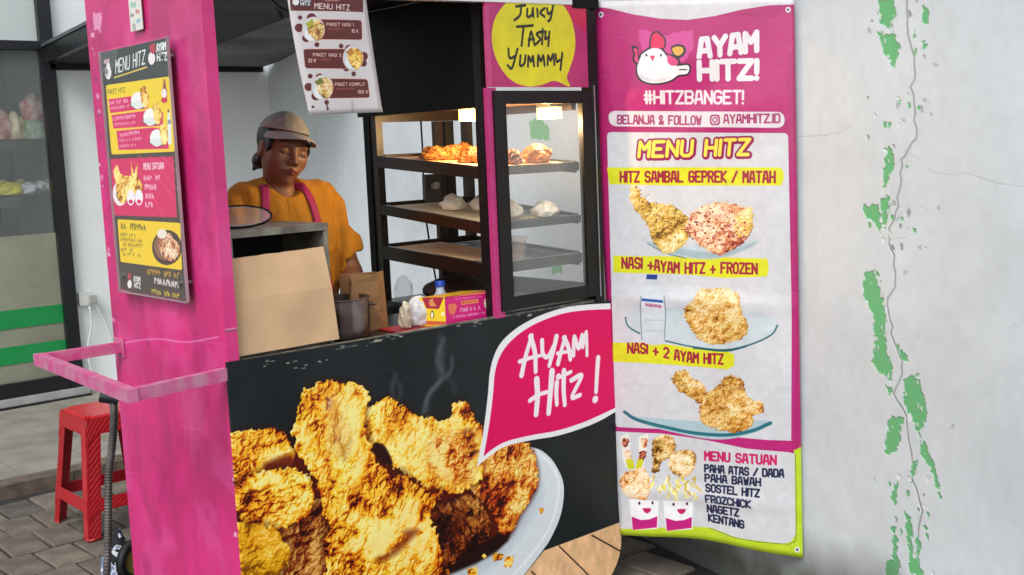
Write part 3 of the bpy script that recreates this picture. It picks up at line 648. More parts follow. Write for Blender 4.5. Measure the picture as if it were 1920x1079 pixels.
for q, w_ in ((((1160, 300), (1175, 230), (1200, 145)), 12), (((1195, 150), (1212, 210), (1215, 285)), 13), (((1152, 247), (1195, 232), (1238, 222)), 9), (((1240, 165), (1243, 215), (1262, 228), (1285, 185)), 11), (((1296, 150), (1285, 200), (1268, 262)), 12),
              (((1302, 255), (1316, 200), (1330, 152)), 11), (((1326, 155), (1342, 190), (1350, 238)), 12), (((1300, 215), (1352, 205)), 8), (((1362, 222), (1366, 150), (1382, 195), (1396, 143), (1398, 190), (1412, 132), (1415, 222)), 10)):
    c.line(C1(*q), w_ / 1.22, WT, smooth=5, taper=(1.0, .8))
for q, w_ in ((((628, 62), (632, 150), (625, 242)), 20), (((708, 20), (700, 120), (690, 235)), 20), (((592, 172), (640, 140), (702, 122)), 13), (((733, 78), (730, 130), (733, 190)), 16), (((738, 48), (742, 44)), 15), (((770, 18), (768, 110), (774, 192)), 17), (((742, 52), (806, 22)), 11),
              (((808, 66), (862, 42), (812, 152), (855, 142)), 14), (((948, -50), (942, 30), (937, 125)), 16), (((931, 166), (934, 164)), 19)):
    c.line(B1(*q), w_ / 1.65, WT, smooth=5 if len(q) > 2 else 0, taper=(1.0, .85) if len(q) > 2 else None)
# bolts, scuffs and chipped paint along the top edge
rs = random.Random(8)
for i, (x0, y0) in enumerate([(500, 684), (505, 680), (548, 678), (560, 690), (600, 680), (632, 656), (650, 651), (690, 646), (700, 640), (720, 637), (745, 630), (845, 612), (880, 606), (890, 609), (960, 592), (1000, 590)]):
    for k in range(3):
        x = x0 + rs.uniform(-12, 14); y = y0 + rs.uniform(-3, 3) - (x - x0) * .15; l = rs.uniform(3, 14) if 620 < x < 740 else rs.uniform(2, 7)
        c.line([(x, y), (x + l * .5, y - l * .12 + rs.uniform(-1, 1)), (x + l, y - l * .16)], rs.uniform(1, 2.6), 'b9b59c' if k % 2 else '8e9290', op=.8)
for i in range(60):
    x = rs.uniform(430, 900); y = 690 - (x - 430) * .16 + rs.uniform(0, 80); l = rs.uniform(4, 26)
    c.line([(x, y), (x + l, y - l * .2 + rs.uniform(-3, 3))], .8, '5b6366', op=.25)
c.grain(.05, .3)
cvF.a = np.clip(cvF.a + (cvF.a - cvF.a.mean(2, keepdims=True)) * .14, 0, 1).astype(np.float32)
m_front = img_mat('front_print', cvF, .42, bump=.12, bscale=9, dirt=.02, spec=.25)
def rounded(x0, x1, z0, z1, r):
    o = [(x1, z1), (x0, z1)]
    for cx, cz, a0 in ((x0 + r, z0 + r, math.pi), (x1 - r, z0 + r, 1.5 * math.pi)):
        for k in range(9): o.append((cx + r * math.cos(a0 + k * math.pi / 16), cz + r * math.sin(a0 + k * math.pi / 16)))
    return o
bm = bmesh.new(); ol = rounded(-.008, PXR, PZ0, PZ1, .17)
ol[0] = (PXR - .02, .940)
ft = [bm.verts.new((x, -.012, z)) for x, z in ol]; bkk = [bm.verts.new((x, -.001, z)) for x, z in ol]
bm.faces.new(ft); bm.faces.new(bkk[::-1]); nn = len(ft)
for i in range(nn): bm.faces.new((ft[i], bkk[i], bkk[(i + 1) % nn], ft[(i + 1) % nn]))
o = obj('front_panel', bm, m_front, cart); set_uv(o, cvF.uv)
abox('counter_top', (PT + .001, .001, .915), (1.46, .40, .939), m_cnt, cart, .003)
abox('counter_rim', (PT + .002, .0008, .9395), (PXR - .04, .016, .9495), mat('worn_rim', '3c3f40', .5, var=.4, scale=30, col2='8d8a7c'), cart)
abox('base_shelf', (PT + .001, .02, .02), (1.45, .40, .045), m_cnt, cart)
abox('inner_partition', (.945, .401, .10), (1.455, .74, .93), m_blk, cart)
abox('left_back_post', (PT + .001, PD - .05, -.10), (PT + .04, PD - .01, 1.98), m_blkr, cart)
# roof
zr = ony(470, 22, .75)[2]
abox('roof_panel', (-.002 + PT, .02, zr), (1.46, .76, zr + .03), m_blk, cart)
def fb(name, x0, za0, x1, za1, h, m, y0=-.014, y1=.019):
    bm = bmesh.new(); hexa(bm, [(x0, y0, za0), (x1, y0, za1), (x1, y1, za1), (x0, y1, za0), (x0, y0, za0 + h), (x1, y0, za1 + h), (x1, y1, za1 + h), (x0, y1, za0 + h)])
    return obj(name, bm, m, cart)
fb('front_beam', PT + .002, 1.925, 1.335, 1.956, .12, m_white)
fb('beam_end', 1.336, 1.945, 1.462, 1.948, .13, m_blk)
# upright posts at the right
pl = ony(1093, 300, 0)[0]
abox('corner_post', (1.409, -.008, .942), (1.452, .03, 1.943), m_blkr, cart, .003)
abox('post_trim', (1.428, -.0125, .96), (1.4315, -.0085, 1.69), mat('silver_trim', 'b9bcc0', .3, .8, var=.05, bump=0), cart)
abox('side_cheek', (1.445, .031, .942), (1.455, .66, 1.0), m_blkr, cart)
fb('magenta_mullion', .951, .94, .951 + .036, .94, .742, m_pinkd, -.009, .012)
abox('mullion_back', (.945, .0125, .94), (.97, .05, 1.95), m_blkr, cart)
# sign above the cabinet door
cvS = Canvas(lambda a, b: ony(a, b, -.012), (.95, -.012, 1.67), (1, 0, 0), (0, 0, 1), .46, .31, 1300, 'ae2f68')
c = cvS
c.poly([(902, 12), (916, 12), (924, 170), (914, 170)], 'c04478'); c.patch([(1040, 0), (1100, 0), (1100, 60), (1070, 40)], 'c21f4c', 9, 8, 3)
c.poly([(1000, -12), (1040, -5), (1066, 25), (1078, 65), (1077, 100), (1068, 130), (1063, 146), (1068, 163), (1040, 152), (1015, 160), (985, 162), (955, 148), (932, 115), (922, 75), (928, 35), (950, 5), (975, -8)], 'd8cb22', smooth=4)
K = '23251c'
def D1(*p): return [(660 + x / 1.7396, y / 1.7396) for x, y in p]
for q in (((552, 18), (548, 50), (530, 66)), ((535, 22), (565, 18)), ((572, 30), (572, 55), (586, 50), (590, 28)), ((590, 28), (592, 56)), ((604, 30), (606, 55)), ((628, 28), (614, 42), (628, 55)), ((636, 28), (640, 46), (652, 38)), ((656, 20), (648, 60), (640, 70)),
          ((538, 88), (590, 84)), ((560, 86), (553, 150)), ((576, 150), (584, 104), (596, 148)), ((576, 130), (594, 128)), ((616, 104), (602, 112), (614, 128), (600, 145)), ((622, 96), (620, 145)), ((612, 106), (632, 104)), ((632, 106), (630, 128), (640, 122)), ((644, 104), (640, 150)),
          ((510, 160), (514, 190), (532, 184)), ((540, 160), (522, 222), (508, 214)), ((550, 182), (548, 214), (562, 208), (566, 182)), ((574, 218), (576, 184), (584, 202), (590, 184), (594, 216)), ((606, 216), (608, 182), (616, 200), (624, 182), (628, 214)), ((638, 212), (640, 182), (648, 198), (656, 178), (660, 212)), ((664, 178), (668, 202), (678, 196)), ((686, 174), (680, 228))):
    c.line(D1(*q), 4.4, K, smooth=4 if len(q) > 2 else 0)
c.grain(.06, .02)
o = abox('sign_panel', (.952, -.012, 1.684), (1.402, -.002, 1.955), img_mat('sign_print', cvS, .4, bump=.06, dirt=.04), cart); set_uv(o, cvS.uv)
# dark panel on the side above the cabinet
abox('upper_side_panel', (.944, .051, ony(905, 205, 0)[2] + .006), (.9495, .72, zr - .002), m_blk, cart)
# handle rail
za_ = .915
p1 = onz(250, 742, za_); p2 = onz(70, 674, za_)
hr = mat
for n_, a, b_ in (('handle_bar', (-.285, -.03, za_), (.0, .0 + .005, za_ + .004)), ('handle_bar', (-.252, .716, za_), (.0, .718, za_))):
    bm = bmesh.new(); bar(bm, a, b_, .026, .033); obj(n_, bm, m_pinkr, cart, bevel=.003)
bm = bmesh.new(); bar(bm, (-.287, -.046, za_ + .0005), (-.254, .731, za_ + .0005), .028, .034); obj('handle_crossbar', bm, m_pinkr, cart, bevel=.003)
for y in (.0, .72):
    abox('rail_bracket', (-.006, y - .03, za_ - .03), (-.0022, y + .03, za_ + .03), m_pinkr, cart, .001) if y else None
# sticker near the top of the side panel
cvK = Canvas(lambda a, b: onx(a, b, -.006), (-.006, .55, 1.88), (0, -1, 0), (0, 0, 1), .2, .2, 900, 'e2dfd6')
for i, (x, y, col, rr) in enumerate([(254, 10, '9fc3b0', 5), (262, 22, 'c98a8a', 4), (252, 30, '8d8d86', 3), (263, 40, '9ab8c8', 4), (256, 48, 'b0b0a8', 3)]): cvK.patch([(x - rr, y - rr), (x + rr, y - rr), (x + rr, y + rr), (x - rr, y + rr)], col, 6, 4, i)
a_ = onx(245, 5, -.006); b_ = onx(272, 55, -.006)
o = abox('sticker', (-.0125, b_[1], b_[2]), (-.0105, a_[1], 2.02), img_mat('sticker_print', cvK, .5, dirt=.08), cart); set_uv(o, cvK.uv)
# caster wheels
def caster(x, y):
    bm = bmesh.new(); tube(bm, [(x - .018, y, G + .045), (x + .018, y, G + .045)], .045, 24)
    wl = obj('caster_wheel', bm, mat('rubber', '141414', .7, bump=0), cart, smooth=True, bevel=.004)
for x in (.12, 1.3):
    for y in (.08, .68): caster(x, y)

# ------------------------------------------------------------------ display cabinet
CX0, CX1, CY1, CZ0, CZ1 = .955, 1.404, .66, .942, 1.655
cab = empty('display_cabinet', (1.18, .35, CZ0), 'black framed food warmer cabinet with glass door and three trays', 'display cabinet')
m_cabf = mat('cabinet_brown', '2a1a12', .35, var=.3, scale=12, bump=.1)
m_wood = mat('cabinet_top_wood', '9a7440', .45, var=.2, scale=8, bump=.1)
m_steel = mat('steel', 'a9abab', .3, .85, var=.1, bump=.05)
m_clear = mat('clear_glass', 'f2f6f4', .03, var=0, bump=0, alpha=.08)
# door
dx0, dz0 = ony(942, 573, -.01)[0] + .003, .965; dx1, dz1 = 1.404, 1.672
fw = .042
for n_, lo, hi in (('door_stile', (dx0 - .008, -.018, dz0), (dx0 + fw, .004, dz1)), ('door_stile', (dx1 - fw, -.018, dz0), (dx1, .004, dz1)), ('door_rail', (dx0 + fw + .0005, -.017, dz1 - fw), (dx1 - fw - .0005, .003, dz1)), ('door_rail', (dx0 + fw + .0005, -.017, dz0), (dx1 - fw - .0005, .003, dz0 + fw))):
    abox(n_, lo, hi, m_blkr, cab, .002)
abox('door_glass', (dx0 + fw - .002, -.009, dz0 + fw - .002), (dx1 - fw + .002, -.005, dz1 - fw + .002), m_clear, cab)
for x0, x1, y0, y1, nme in ((CX0 + .001, CX0 + .03, CY1 - .035, CY1, 'rear_post'), (CX1 - .03, CX1, CY1 - .035, CY1, 'rear_post'), (CX0 + .0155, CX0 + .03, .0515, .075, 'front_post')):
    abox(nme, (x0, y0, CZ0), (x1, y1, CZ1), m_cabf, cab, .002)
abox('outer_post', (CX0 - .005, CY1 + .001, CZ0), (CX0 + .02, CY1 + .035, CZ1), m_blk, cab)
abox('cabinet_top', (CX0 + .001, .052, CZ1 - .018), (CX1, CY1, CZ1), m_wood, cab)
abox('cabinet_floor', (CX0, .01, CZ0 - .001), (CX1, CY1, CZ0 + .012), m_cnt, cab)
abox('rear_rail', (CX0 + .031, CY1 - .03, CZ1 - .055), (CX1 - .031, CY1 - .005, CZ1 - .019), m_cabf, cab)
abox('side_rail', (CX1 - .025, .052, CZ1 - .045), (CX1 - .003, CY1 - .036, CZ1 - .019), m_cabf, cab)
px0 = ony(830, 300, CY1 - .02)[0]
abox('rear_stile', (px0 - .035, CY1 - .028, CZ0 + .013), (px0 + .0, CY1 - .006, CZ1 - .056), m_cabf, cab)
abox('rear_stile', (px0 + .012, CY1 - .026, CZ0 + .013), (px0 + .055, CY1 - .008, CZ1 - .056), m_blkr, cab)
a_ = ony(797, 328, CY1 - .05); b_ = ony(829, 378, CY1 - .05)
th = abox('thermostat_box', (a_[0], CY1 - .05, b_[2]), (b_[0], CY1 - .03, a_[2]), mat('dull_steel', '5f5d58', .4, .6), cab, .003)
bm = bmesh.new(); q = ((a_[0] + b_[0]) / 2, (a_[2] + b_[2]) / 2 + .01); tube(bm, [(q[0], CY1 - .07, q[1]), (q[0], CY1 - .05, q[1])], .014, 20); obj('dial', bm, mat('dial_white', 'c9c7c0', .4, bump=0), th, smooth=True)
bm = bmesh.new(); tube(bm, smooth_path([(px0 - .09, CY1 - .015, 1.6), (px0 - .085, CY1 - .01, 1.45), (px0 - .092, CY1 - .012, 1.3), (px0 - .07, CY1 - .012, 1.1), (px0 - .05, CY1 - .015, .96)], 5), .0035, 6); obj('power_wire', bm, m_blk, cab, smooth='all')
# trays, tipped towards the customer
m_lip = mat('tray_lip', '2c1710', .35, var=.35, scale=8, bump=.1, col2='140b08')
m_lipg = mat('tray_lip_grey', '43464a', .35, .4, var=.2, bump=.05)
m_liner = mat('paper_liner', 'd8ac80', .75, var=.12, scale=9, bump=.35, bscale=18, dist=.01)
m_linerp = mat('tray_paper_pale', 'ecd0a4', .7, var=.12, scale=9, bump=.35, bscale=18, dist=.01)
m_wire = mat('rack_wire', '9da0a2', .3, .8, var=.1, bump=0)
TR = []
for f0, b0, f1 in (((905, 313), (708, 293), (907, 337)), ((912, 420), (722, 385), (914, 441)), ((915, 496), (729, 463), (918, 524))):
    pf = onx(*f0, CX0); pb = onx(*b0, CX0); TR.append((pf[1], pf[2], pb[1], pb[2], pf[2] - onx(*f1, CX0)[2]))
def trz(k, y): t = TR[k]; return t[1] + (t[3] - t[1]) * (y - t[0]) / (t[2] - t[0])
for k in range(3):
    y0, y1, hh = .055, CY1 - .04, TR[k][4]
    tr = empty('tray', (1.18, .35, trz(k, .35))); tr.parent = cab; tr.matrix_parent_inverse = world_of(cab).inverted()
    def slab(name, x0, x1, ya, yb, d0, d1, m):
        bm = bmesh.new(); hexa(bm, [(x0, ya, trz(k, ya) + d0), (x1, ya, trz(k, ya) + d0), (x1, yb, trz(k, yb) + d0), (x0, yb, trz(k, yb) + d0), (x0, ya, trz(k, ya) + d1), (x1, ya, trz(k, ya) + d1), (x1, yb, trz(k, yb) + d1), (x0, yb, trz(k, yb) + d1)])
        return obj(name, bm, m, tr)
    slab('side_lip', CX0 - .001, CX0 + .0145, .0515, y1, -hh, 0, m_lip)
    slab('side_lip', CX1 - .018, CX1 - .006, y0, y1, -hh, 0, m_lipg)
    slab('front_lip', CX0 + .031, CX1 - .0185, .03, .044, -hh * .75, -.002, m_lipg)
    slab('rear_lip', CX0 + .031, CX1 - .0185, y1 + .002, y1 + .012, -hh * .6, .004, m_lip)
    if k == 0: slab('tray_floor', CX0 + .016, CX1 - .02, .045, y1 - .001, -.014, -.009, m_steel); slab('liner', CX0 + .02, CX1 - .05, .07, y1 - .02, -.008, -.0055, m_linerp)
    else:
        n_ = 16 if k == 2 else 12
        for i in range(n_):
            yy = .06 + (y1 - .08) * i / n_; bm = bmesh.new(); tube(bm, [(CX0 + .015, yy, trz(k, yy) - .012), (CX1 - .019, yy, trz(k, yy) - .012)], .0028, 6); obj('rack_rod', bm, m_wire, tr)
        slab('liner', CX0 + .02, CX1 - (.14 if k == 1 else .20), .09 if k == 1 else .16, y1 - .02, -.008, -.0055, m_liner if k == 2 else m_linerp)
# lamps
m_bulb = mat('lamp_glow', 'ffe2a0', .4, var=0, bump=0, emit='ffb848', es=12)
for (px, py, yy, pw) in ((884, 214, .15, 2.6), (1030, 211, .22, 1.8)):
    p = ony(px, py, yy)
    if p[0] > CX1 - .06: p = onx(px, py, CX1 - .1)
    lm = empty('cabinet_lamp', (p[0], p[1], CZ1 - .02)); lm.parent = cab; lm.matrix_parent_inverse = world_of(cab).inverted()
    abox('lamp_holder', (p[0] - .028, p[1] - .035, p[2] + .016), (p[0] + .028, p[1] + .035, CZ1 - .019), m_steel, lm, .002)
    abox('lamp_tube', (p[0] - .026, p[1] - .034, p[2] - .022), (p[0] + .026, p[1] + .034, p[2] + .0155), m_bulb, lm, .006)
    ld = bpy.data.lights.new('cabinet_light', 'POINT'); ld.energy = pw * 2.6; ld.color = (1, .66, .32); ld.shadow_soft_size = .02
    lo = bpy.data.objects.new('cabinet_light', ld); COL.objects.link(lo); lo.location = (p[0], p[1], p[2] - .04)

# ------------------------------------------------------------------ food in the cabinet
m_crust = mat('fried_crust', 'b07a34', .5, var=.3, scale=30, bump=.8, bscale=110, col2='7a3c10')
m_crustd = mat('dark_fried_crust', '7a431a', .5, var=.3, scale=38, bump=.6, bscale=120, col2='3f1205')
m_rice = mat('wrapped_rice', 'f6ead0', .35, var=.1, scale=18, bump=.9, bscale=30, coat=.4)
def chicken3d(pos, r, seed, m, label, elong=(1.2, 1, .75)):
    bm = bmesh.new(); bmesh.ops.create_icosphere(bm, subdivisions=5, radius=1)
    for v in bm.verts:
        p = v.co.copy(); s = Vector((seed * 3.7, seed, 0))
        k = mnoise.noise(p * 1.3 + s) * .28 + mnoise.noise(p * 3.2 + s) * .18
        d = mnoise.voronoi(p * 4 + s)[0][0]; d2 = mnoise.voronoi(p * 9 + s)[0][0]
        k += .16 * (1 - d * 1.6) + .07 * (1 - d2 * 1.6)
        q = p * (1 + k); q.z = max(q.z, -.7)
        v.co = Vector((q.x * elong[0] * r, q.y * elong[1] * r, (q.z + .68) * elong[2] * r)) + Vector(pos)
    return tag(obj('fried_chicken', bm, m, None, smooth='all'), label, 'fried chicken', 'fried chicken pieces on the top tray')
def ontray(k, px, py, X): p = onx(px, py, X); return (X, p[1], trz(k, p[1]) - .006)
for i, (px, X, r, m, lb, el) in enumerate([(815, 1.06, .042, m_crust, 'golden fried chicken piece at the far left of the top tray', (1, 1.35, .62)), (850, 1.12, .035, m_crust, 'golden fried chicken piece second from the left on the top tray', (1.1, 1.1, .9)),
        (887, 1.08, .040, m_crustd, 'dark brown fried chicken piece on the top tray just left of the pink strip', (1, 1.25, .8)), (958, 1.15, .036, m_crustd, 'dark fried chicken piece on the top tray at the glass door left edge', (1, 1, .8)),
        (1008, 1.27, .042, m_crust, 'rightmost golden fried chicken piece on the top tray behind the glass door', (1.3, 1, .85)), (868, 1.2, .033, m_crust, 'small golden fried chicken piece behind the dark one on the top tray', (1, 1, .9))]):
    chicken3d(ontray(0, px, 300, X), r, i + 1, m, lb, el)
pl_ = ontray(0, 1008, 300, 1.27)
for i, (px, X, sx, sz, lb) in enumerate([(850, 1.10, .042, .036, 'pointed white wrapped rice portion on the middle tray left of the pink strip'), (903, 1.17, .038, .036, 'white wrapped rice portion on the middle tray half hidden by the pink strip'),
        (957, 1.13, .040, .040, 'white wrapped rice portion at the left of the glass door on the middle tray'), (1022, 1.27, .048, .034, 'white wrapped rice portion in the middle of the glass door on the middle tray')]):
    p = ontray(1, px, 400, X)
    pouch('wrapped_rice', p, sx, sx * .95, sz, m_rice, lb, 'wrapped rice', 'wrapped rice portions on the middle tray', seed=i * 3 + 4, wob=.34, pinch=.5)
m_tub = mat('cloudy_plastic', 'd8b8a0', .3, var=.1, bump=0, alpha=.32)
p = ontray(2, 962, 490, 1.10)
bm = bmesh.new(); lathe(bm, p[0], p[1], [(.0, p[2] + .002), (.040, p[2] + .002), (.048, p[2] + .07), (.052, p[2] + .072), (.052, p[2] + .078), (.046, p[2] + .08), (.0, p[2] + .082)], 28)
tag(obj('plastic_tub', bm, m_tub, None, smooth=True), 'cloudy plastic tub on the bottom tray behind the glass door', 'tub')
pouch('brown_parcel', (1.16, .40, CZ0 + .013), .15, .17, .055, mat('brown_wrap', '3c2618', .7, var=.3, bump=.4, bscale=20), 'dark brown wrapped parcel on the cabinet floor under the bottom tray', 'parcel', seed=5, wob=.15, pinch=.3)
m_poly = mat('thin_plastic_bag', 'e6e6ea', .22, var=.05, scale=14, bump=.8, bscale=35, alpha=.72, coat=.4, dist=.015)
pouch('clear_bag', (1.0, .57, CZ0 + .013), .03, .035, .055, mat('clear_film', 'dfe4e6', .15, var=.05, bump=.9, bscale=40, alpha=.22, dist=.015), 'crumpled clear plastic bag in the rear left corner of the cabinet floor', 'plastic bag', seed=8, wob=.4, pinch=.1)

# ------------------------------------------------------------------ things on the counter
CT = .9395
fr = empty('steel_fryer', (.21, .18, CT), 'worn steel fryer box with dark opening behind the cardboard', 'fryer')
m_fry = mat('worn_steel', '8f8a7c', .45, .35, var=.25, scale=14, bump=.25, col2='5a5347'); m_fryd = mat('fryer_inner_black', '0d0b0a', .8, bump=.1)  # second material: near-black for the inside of the fryer opening
zt2 = ony(520, 432, .05)[2] + .008
abox('top_plate', (.052, .05, zt2 - .02), (.372, .31, zt2), m_fry, fr, .002)
abox('side_frame', (.357, .052, CT), (.371, .309, zt2 - .021), m_fry, fr, .001); abox('side_frame', (.053, .052, CT), (.066, .309, zt2 - .021), m_fry, fr, .001)
abox('front_sheet', (.067, .056, CT), (.356, .064, zt2 - .14), m_fry, fr); abox('inner_back', (.067, .29, CT), (.356, .30, zt2 - .021), m_fryd, fr); abox('inner_plate', (.067, .075, zt2 - .15), (.356, .289, zt2 - .145), m_fryd, fr)
m_card = mat('cardboard', 'd2ae86', .85, var=.09, scale=7, bump=.35, bscale=26)
rows = [(ony(432, 486, .046), ony(607, 463, .046)), (ony(430, 564, .038), ony(619, 538, .036)), (ony(430, 672, .021), ony(636, 636, .021))]
bm = bmesh.new(); V_ = []
nn = 14
for ri in range(3):
    a, b = rows[ri]; a = a.copy(); a[0] = max(a[0], .038); a[1] -= .010 * (ri == 1); b = b - np.array((0, .010 * (ri == 1), 0))
    V_.append([[bm.verts.new(tuple(a + (b - a) * i / nn + np.array((0, -.0015 * math.sin(i * .8 + ri) + off, rnd.uniform(-.001, .001) if ri == 0 else 0)))) for i in range(nn + 1)] for off in (0, .005)])
for ri in range(2):
    for i in range(nn):
        for s_ in (0, 1):
            q = (V_[ri][s_][i], V_[ri][s_][i + 1], V_[ri + 1][s_][i + 1], V_[ri + 1][s_][i]); bm.faces.new(q if s_ else q[::-1])
    for i in (0, nn): bm.faces.new((V_[ri][0][i], V_[ri][1][i], V_[ri + 1][1][i], V_[ri + 1][0][i]))
for ri in (0, 2):
    for i in range(nn): bm.faces.new((V_[ri][0][i], V_[ri][0][i + 1], V_[ri][1][i + 1], V_[ri][1][i]))
tag(obj('cardboard_sheet', bm, m_card), 'plain brown cardboard sheet creased across, leaning on the fryer', 'cardboard')
# glass lid standing on the fryer
ld = empty('pan_lid', (.11, .2, zt2), 'round glass pan lid with black rim lying tilted on the fryer', 'lid')
cc = ony(448, 437, .17); nrm_ = Vector((-.2, -.5, .85)).normalized(); ax1 = nrm_.cross(Vector((0, 0, 1))).normalized(); ax2 = ax1.cross(nrm_)
cc = Vector((cc[0], cc[1], zt2 + .0315)); Rl = .095
bm = bmesh.new(); tube(bm, [cc + ax1 * Rl * math.cos(t) + ax2 * Rl * .56 * math.sin(t) for t in np.linspace(0, 2 * math.pi, 41)], .0035, 8, caps=False); obj('lid_rim', bm, m_blk, ld, smooth='all')
bm = bmesh.new()
pr = [[bm.verts.new(cc + (ax1 * math.cos(t) + ax2 * math.sin(t) * .56) * Rl * q + nrm_ * (.02 * (1 - q * q))) for t in np.linspace(0, 2 * math.pi, 33)[:-1]] for q in (.99, .7, .4, .12)]
for a, b in zip(pr, pr[1:]):
    for k in range(32): bm.faces.new((a[k], a[(k + 1) % 32], b[(k + 1) % 32], b[k]))
bm.faces.new(pr[-1]); obj('lid_glass', bm, mat('lid_glass', 'd8d0c4', .08, bump=0, alpha=.3), ld, smooth='all')
# pot
pt = empty('cooking_pot', (.46, .14, CT), 'dark stainless cooking pot between cardboard and paper bag', 'pot')
m_pot = mat('pot_steel', '8c7c7a', .22, .85, var=.25, scale=9, bump=.05, col2='2a1c1c')
zp = ony(690, 552, .13)[2]; bm = bmesh.new()
lathe(bm, .462, .145, [(.0, CT), (.080, CT), (.084, CT + .004), (.084, zp - .006), (.089, zp - .003), (.089, zp), (.081, zp), (.079, CT + .006), (0, CT + .006)], 48)
obj('pot_body', bm, m_pot, pt, smooth=True)
bm = bmesh.new(); lathe(bm, .462, .145, [(0, zp - .03), (.078, zp - .03)], 32); obj('pot_contents', bm, mat('dark_sauce', '1c0d0a', .3, bump=.3), pt)
bm = bmesh.new(); tube(bm, smooth_path([(.545, .13, zp - .03), (.572, .125, zp - .032), (.572, .165, zp - .032), (.545, .16, zp - .03)], 5), .004, 8); obj('pot_handle', bm, m_pot, pt, smooth='all')
# paper bag
m_kraft = mat('kraft_paper', '9a7248', .85, var=.12, scale=9, bump=.5, bscale=25, dist=.01)
bm = bmesh.new(); zb2 = ony(700, 513, .19)[2]
X0, X1, Y0_, Y1_ = .515, .652, .165, .235
levels = np.linspace(CT, zb2, 9); rings = []
for li, z in enumerate(levels):
    t = li / 8; j = .004 * math.sin(li * 2.1); ins = .012 * t
    pts = [(X0 + j, Y0_ + ins * .3), ((X0 + X1) / 2 + .03, Y0_ - .003 + j * .5), (X1 - .035, Y0_ + ins * .2), (X1, Y0_ + .012 + ins), (X1 - .018 * t - .004, (Y0_ + Y1_) / 2), (X1 - ins * .2, Y1_ - ins * .5), (X0, Y1_ - ins * .3), (X0 + .016 * t, (Y0_ + Y1_) / 2)]
    rings.append([bm.verts.new((x, y, z + (.006 if (li == 8 and k % 3 == 0) else 0))) for k, (x, y) in enumerate(pts)])
for a, b in zip(rings, rings[1:]):
    for k in range(8): bm.faces.new((a[k], a[(k + 1) % 8], b[(k + 1) % 8], b[k]))
bm.faces.new(rings[0][::-1])
o = obj('paper_bag', bm, m_kraft); md = o.modifiers.new('t', 'SOLIDIFY'); md.thickness = .0015
tag(o, 'brown kraft paper bag standing open between the pot and the plastic bags', 'paper bag')
abox('red_mat', (.60, .03, CT + .0005), (.80, .16, CT + .004), mat('red_plastic', '9a1420', .4, bump=.1)); tag(COL.objects[-1], 'red plastic mat on the counter under the plastic bags', 'mat')
pouch('plastic_bag', (.655, .085, CT + .0045), .020, .022, .052, mat('cream_bag', 'd8d0b4', .3, var=.1, scale=20, bump=.8, bscale=40, alpha=.85, coat=.3, dist=.015, col2='b8a890'), 'small twisted cream plastic bag beside the paper bag', 'plastic bag', seed=12, wob=.4, pinch=.45)
pouch('plastic_bag', (.722, .10, CT + .0045), .047, .036, .058, m_poly, 'larger milky white plastic bag beside the printed box', 'plastic bag', seed=16, wob=.3, pinch=.15)
# bottle
q = ony(825, 534, .15); bt = empty('sauce_bottle', (q[0], .15, CT), 'white bottle with blue cap behind the printed box', 'bottle')
bm = bmesh.new(); lathe(bm, q[0], .15, [(0, CT), (.026, CT), (.028, CT + .004), (.028, q[2] - .045), (.014, q[2] - .02), (.013, q[2] - .005), (0, q[2] - .005)], 24); obj('bottle_body', bm, mat('bottle_white', 'c9d2dc', .25, var=.05, bump=0, alpha=.8), bt, smooth=True)
bm = bmesh.new(); lathe(bm, q[0], .15, [(.0165, q[2] - .006), (.0165, q[2] + .010), (.015, q[2] + .012), (0, q[2] + .012)], 24); obj('bottle_cap', bm, mat('blue_cap', '1546b0', .35, bump=0), bt, smooth=True)
# printed meal box
N = ony(836, 604, .026); N[2] = .9425; Lc = N + np.array((-.060, .055, 0)); Rc = np.array((.945, .036, N[2])); hb = np.array((0, 0, ony(836, 557, .026)[2] - N[2]))
Rc[1] = N[1] + .012
Lc = ony(788, 601, .085); Lc[2] = N[2]
BK = Lc + (Rc - N)
pb = empty('meal_box', tuple(N), 'yellow and magenta printed cardboard meal box at the front of the counter', 'box')
def facecanvas(a, b, res, col):
    a = np.array(a); b = np.array(b); u = b - a
    fn = lambda px, py: onp(px, py, a, np.cross(u, (0, 0, 1)))
    return Canvas(fn, a, u, (0, 0, 1), np.linalg.norm(u), hb[2], res, col)
cY = facecanvas(Lc, N, 2600, 'e8c81c'); c = cY
def E1(*p): return [(640 + x / 6.4, 480 + y / 6.4) for x, y in p]
c.poly(E1((955, 478), (1228, 500), (1170, 640), (1022, 632)), 'a01430'); c.patch(E1((1050, 540), (1090, 505), (1110, 560), (1150, 605), (1060, 610)), 'd08848', 5, 3, 2)
c.poly(E1((1066, 700), (1076, 670), (1090, 650), (1105, 672), (1114, 700), (1110, 750), (1070, 750)), '5e5420'); c.poly(E1((1076, 695), (1090, 672), (1104, 700), (1100, 742), (1076, 742)), 'f0ead0')
c.poly(E1((900, 775), (1260, 790), (1260, 830), (900, 830)), 'c85a28'); c.ell(E1((965, 660))[0], 3, 3.6, 'f0e8c8'); c.ell(E1((1218, 700))[0], 3, 3.6, 'f0e8c8')
cM = facecanvas(N, Rc, 2600, 'd81878'); c = cM
c.poly(E1((1245, 480), (1820, 425), (1820, 445), (1245, 500)), 'f08a50'); c.poly(E1((1435, 545), (1640, 520), (1645, 562), (1438, 592)), 'f0a050')
c.scribble(E1((1445, 580))[0], E1((1635, 552))[0], 4, 'c02858', 3); c.scribble(E1((1430, 672))[0], E1((1650, 640))[0], 6, 'f8c8e0', 5); c.scribble(E1((1370, 530))[0], E1((1690, 498))[0], 3, 'f080b8', 7); c.scribble(E1((1350, 745))[0], E1((1720, 695))[0], 3.4, 'f8b8d8', 9)
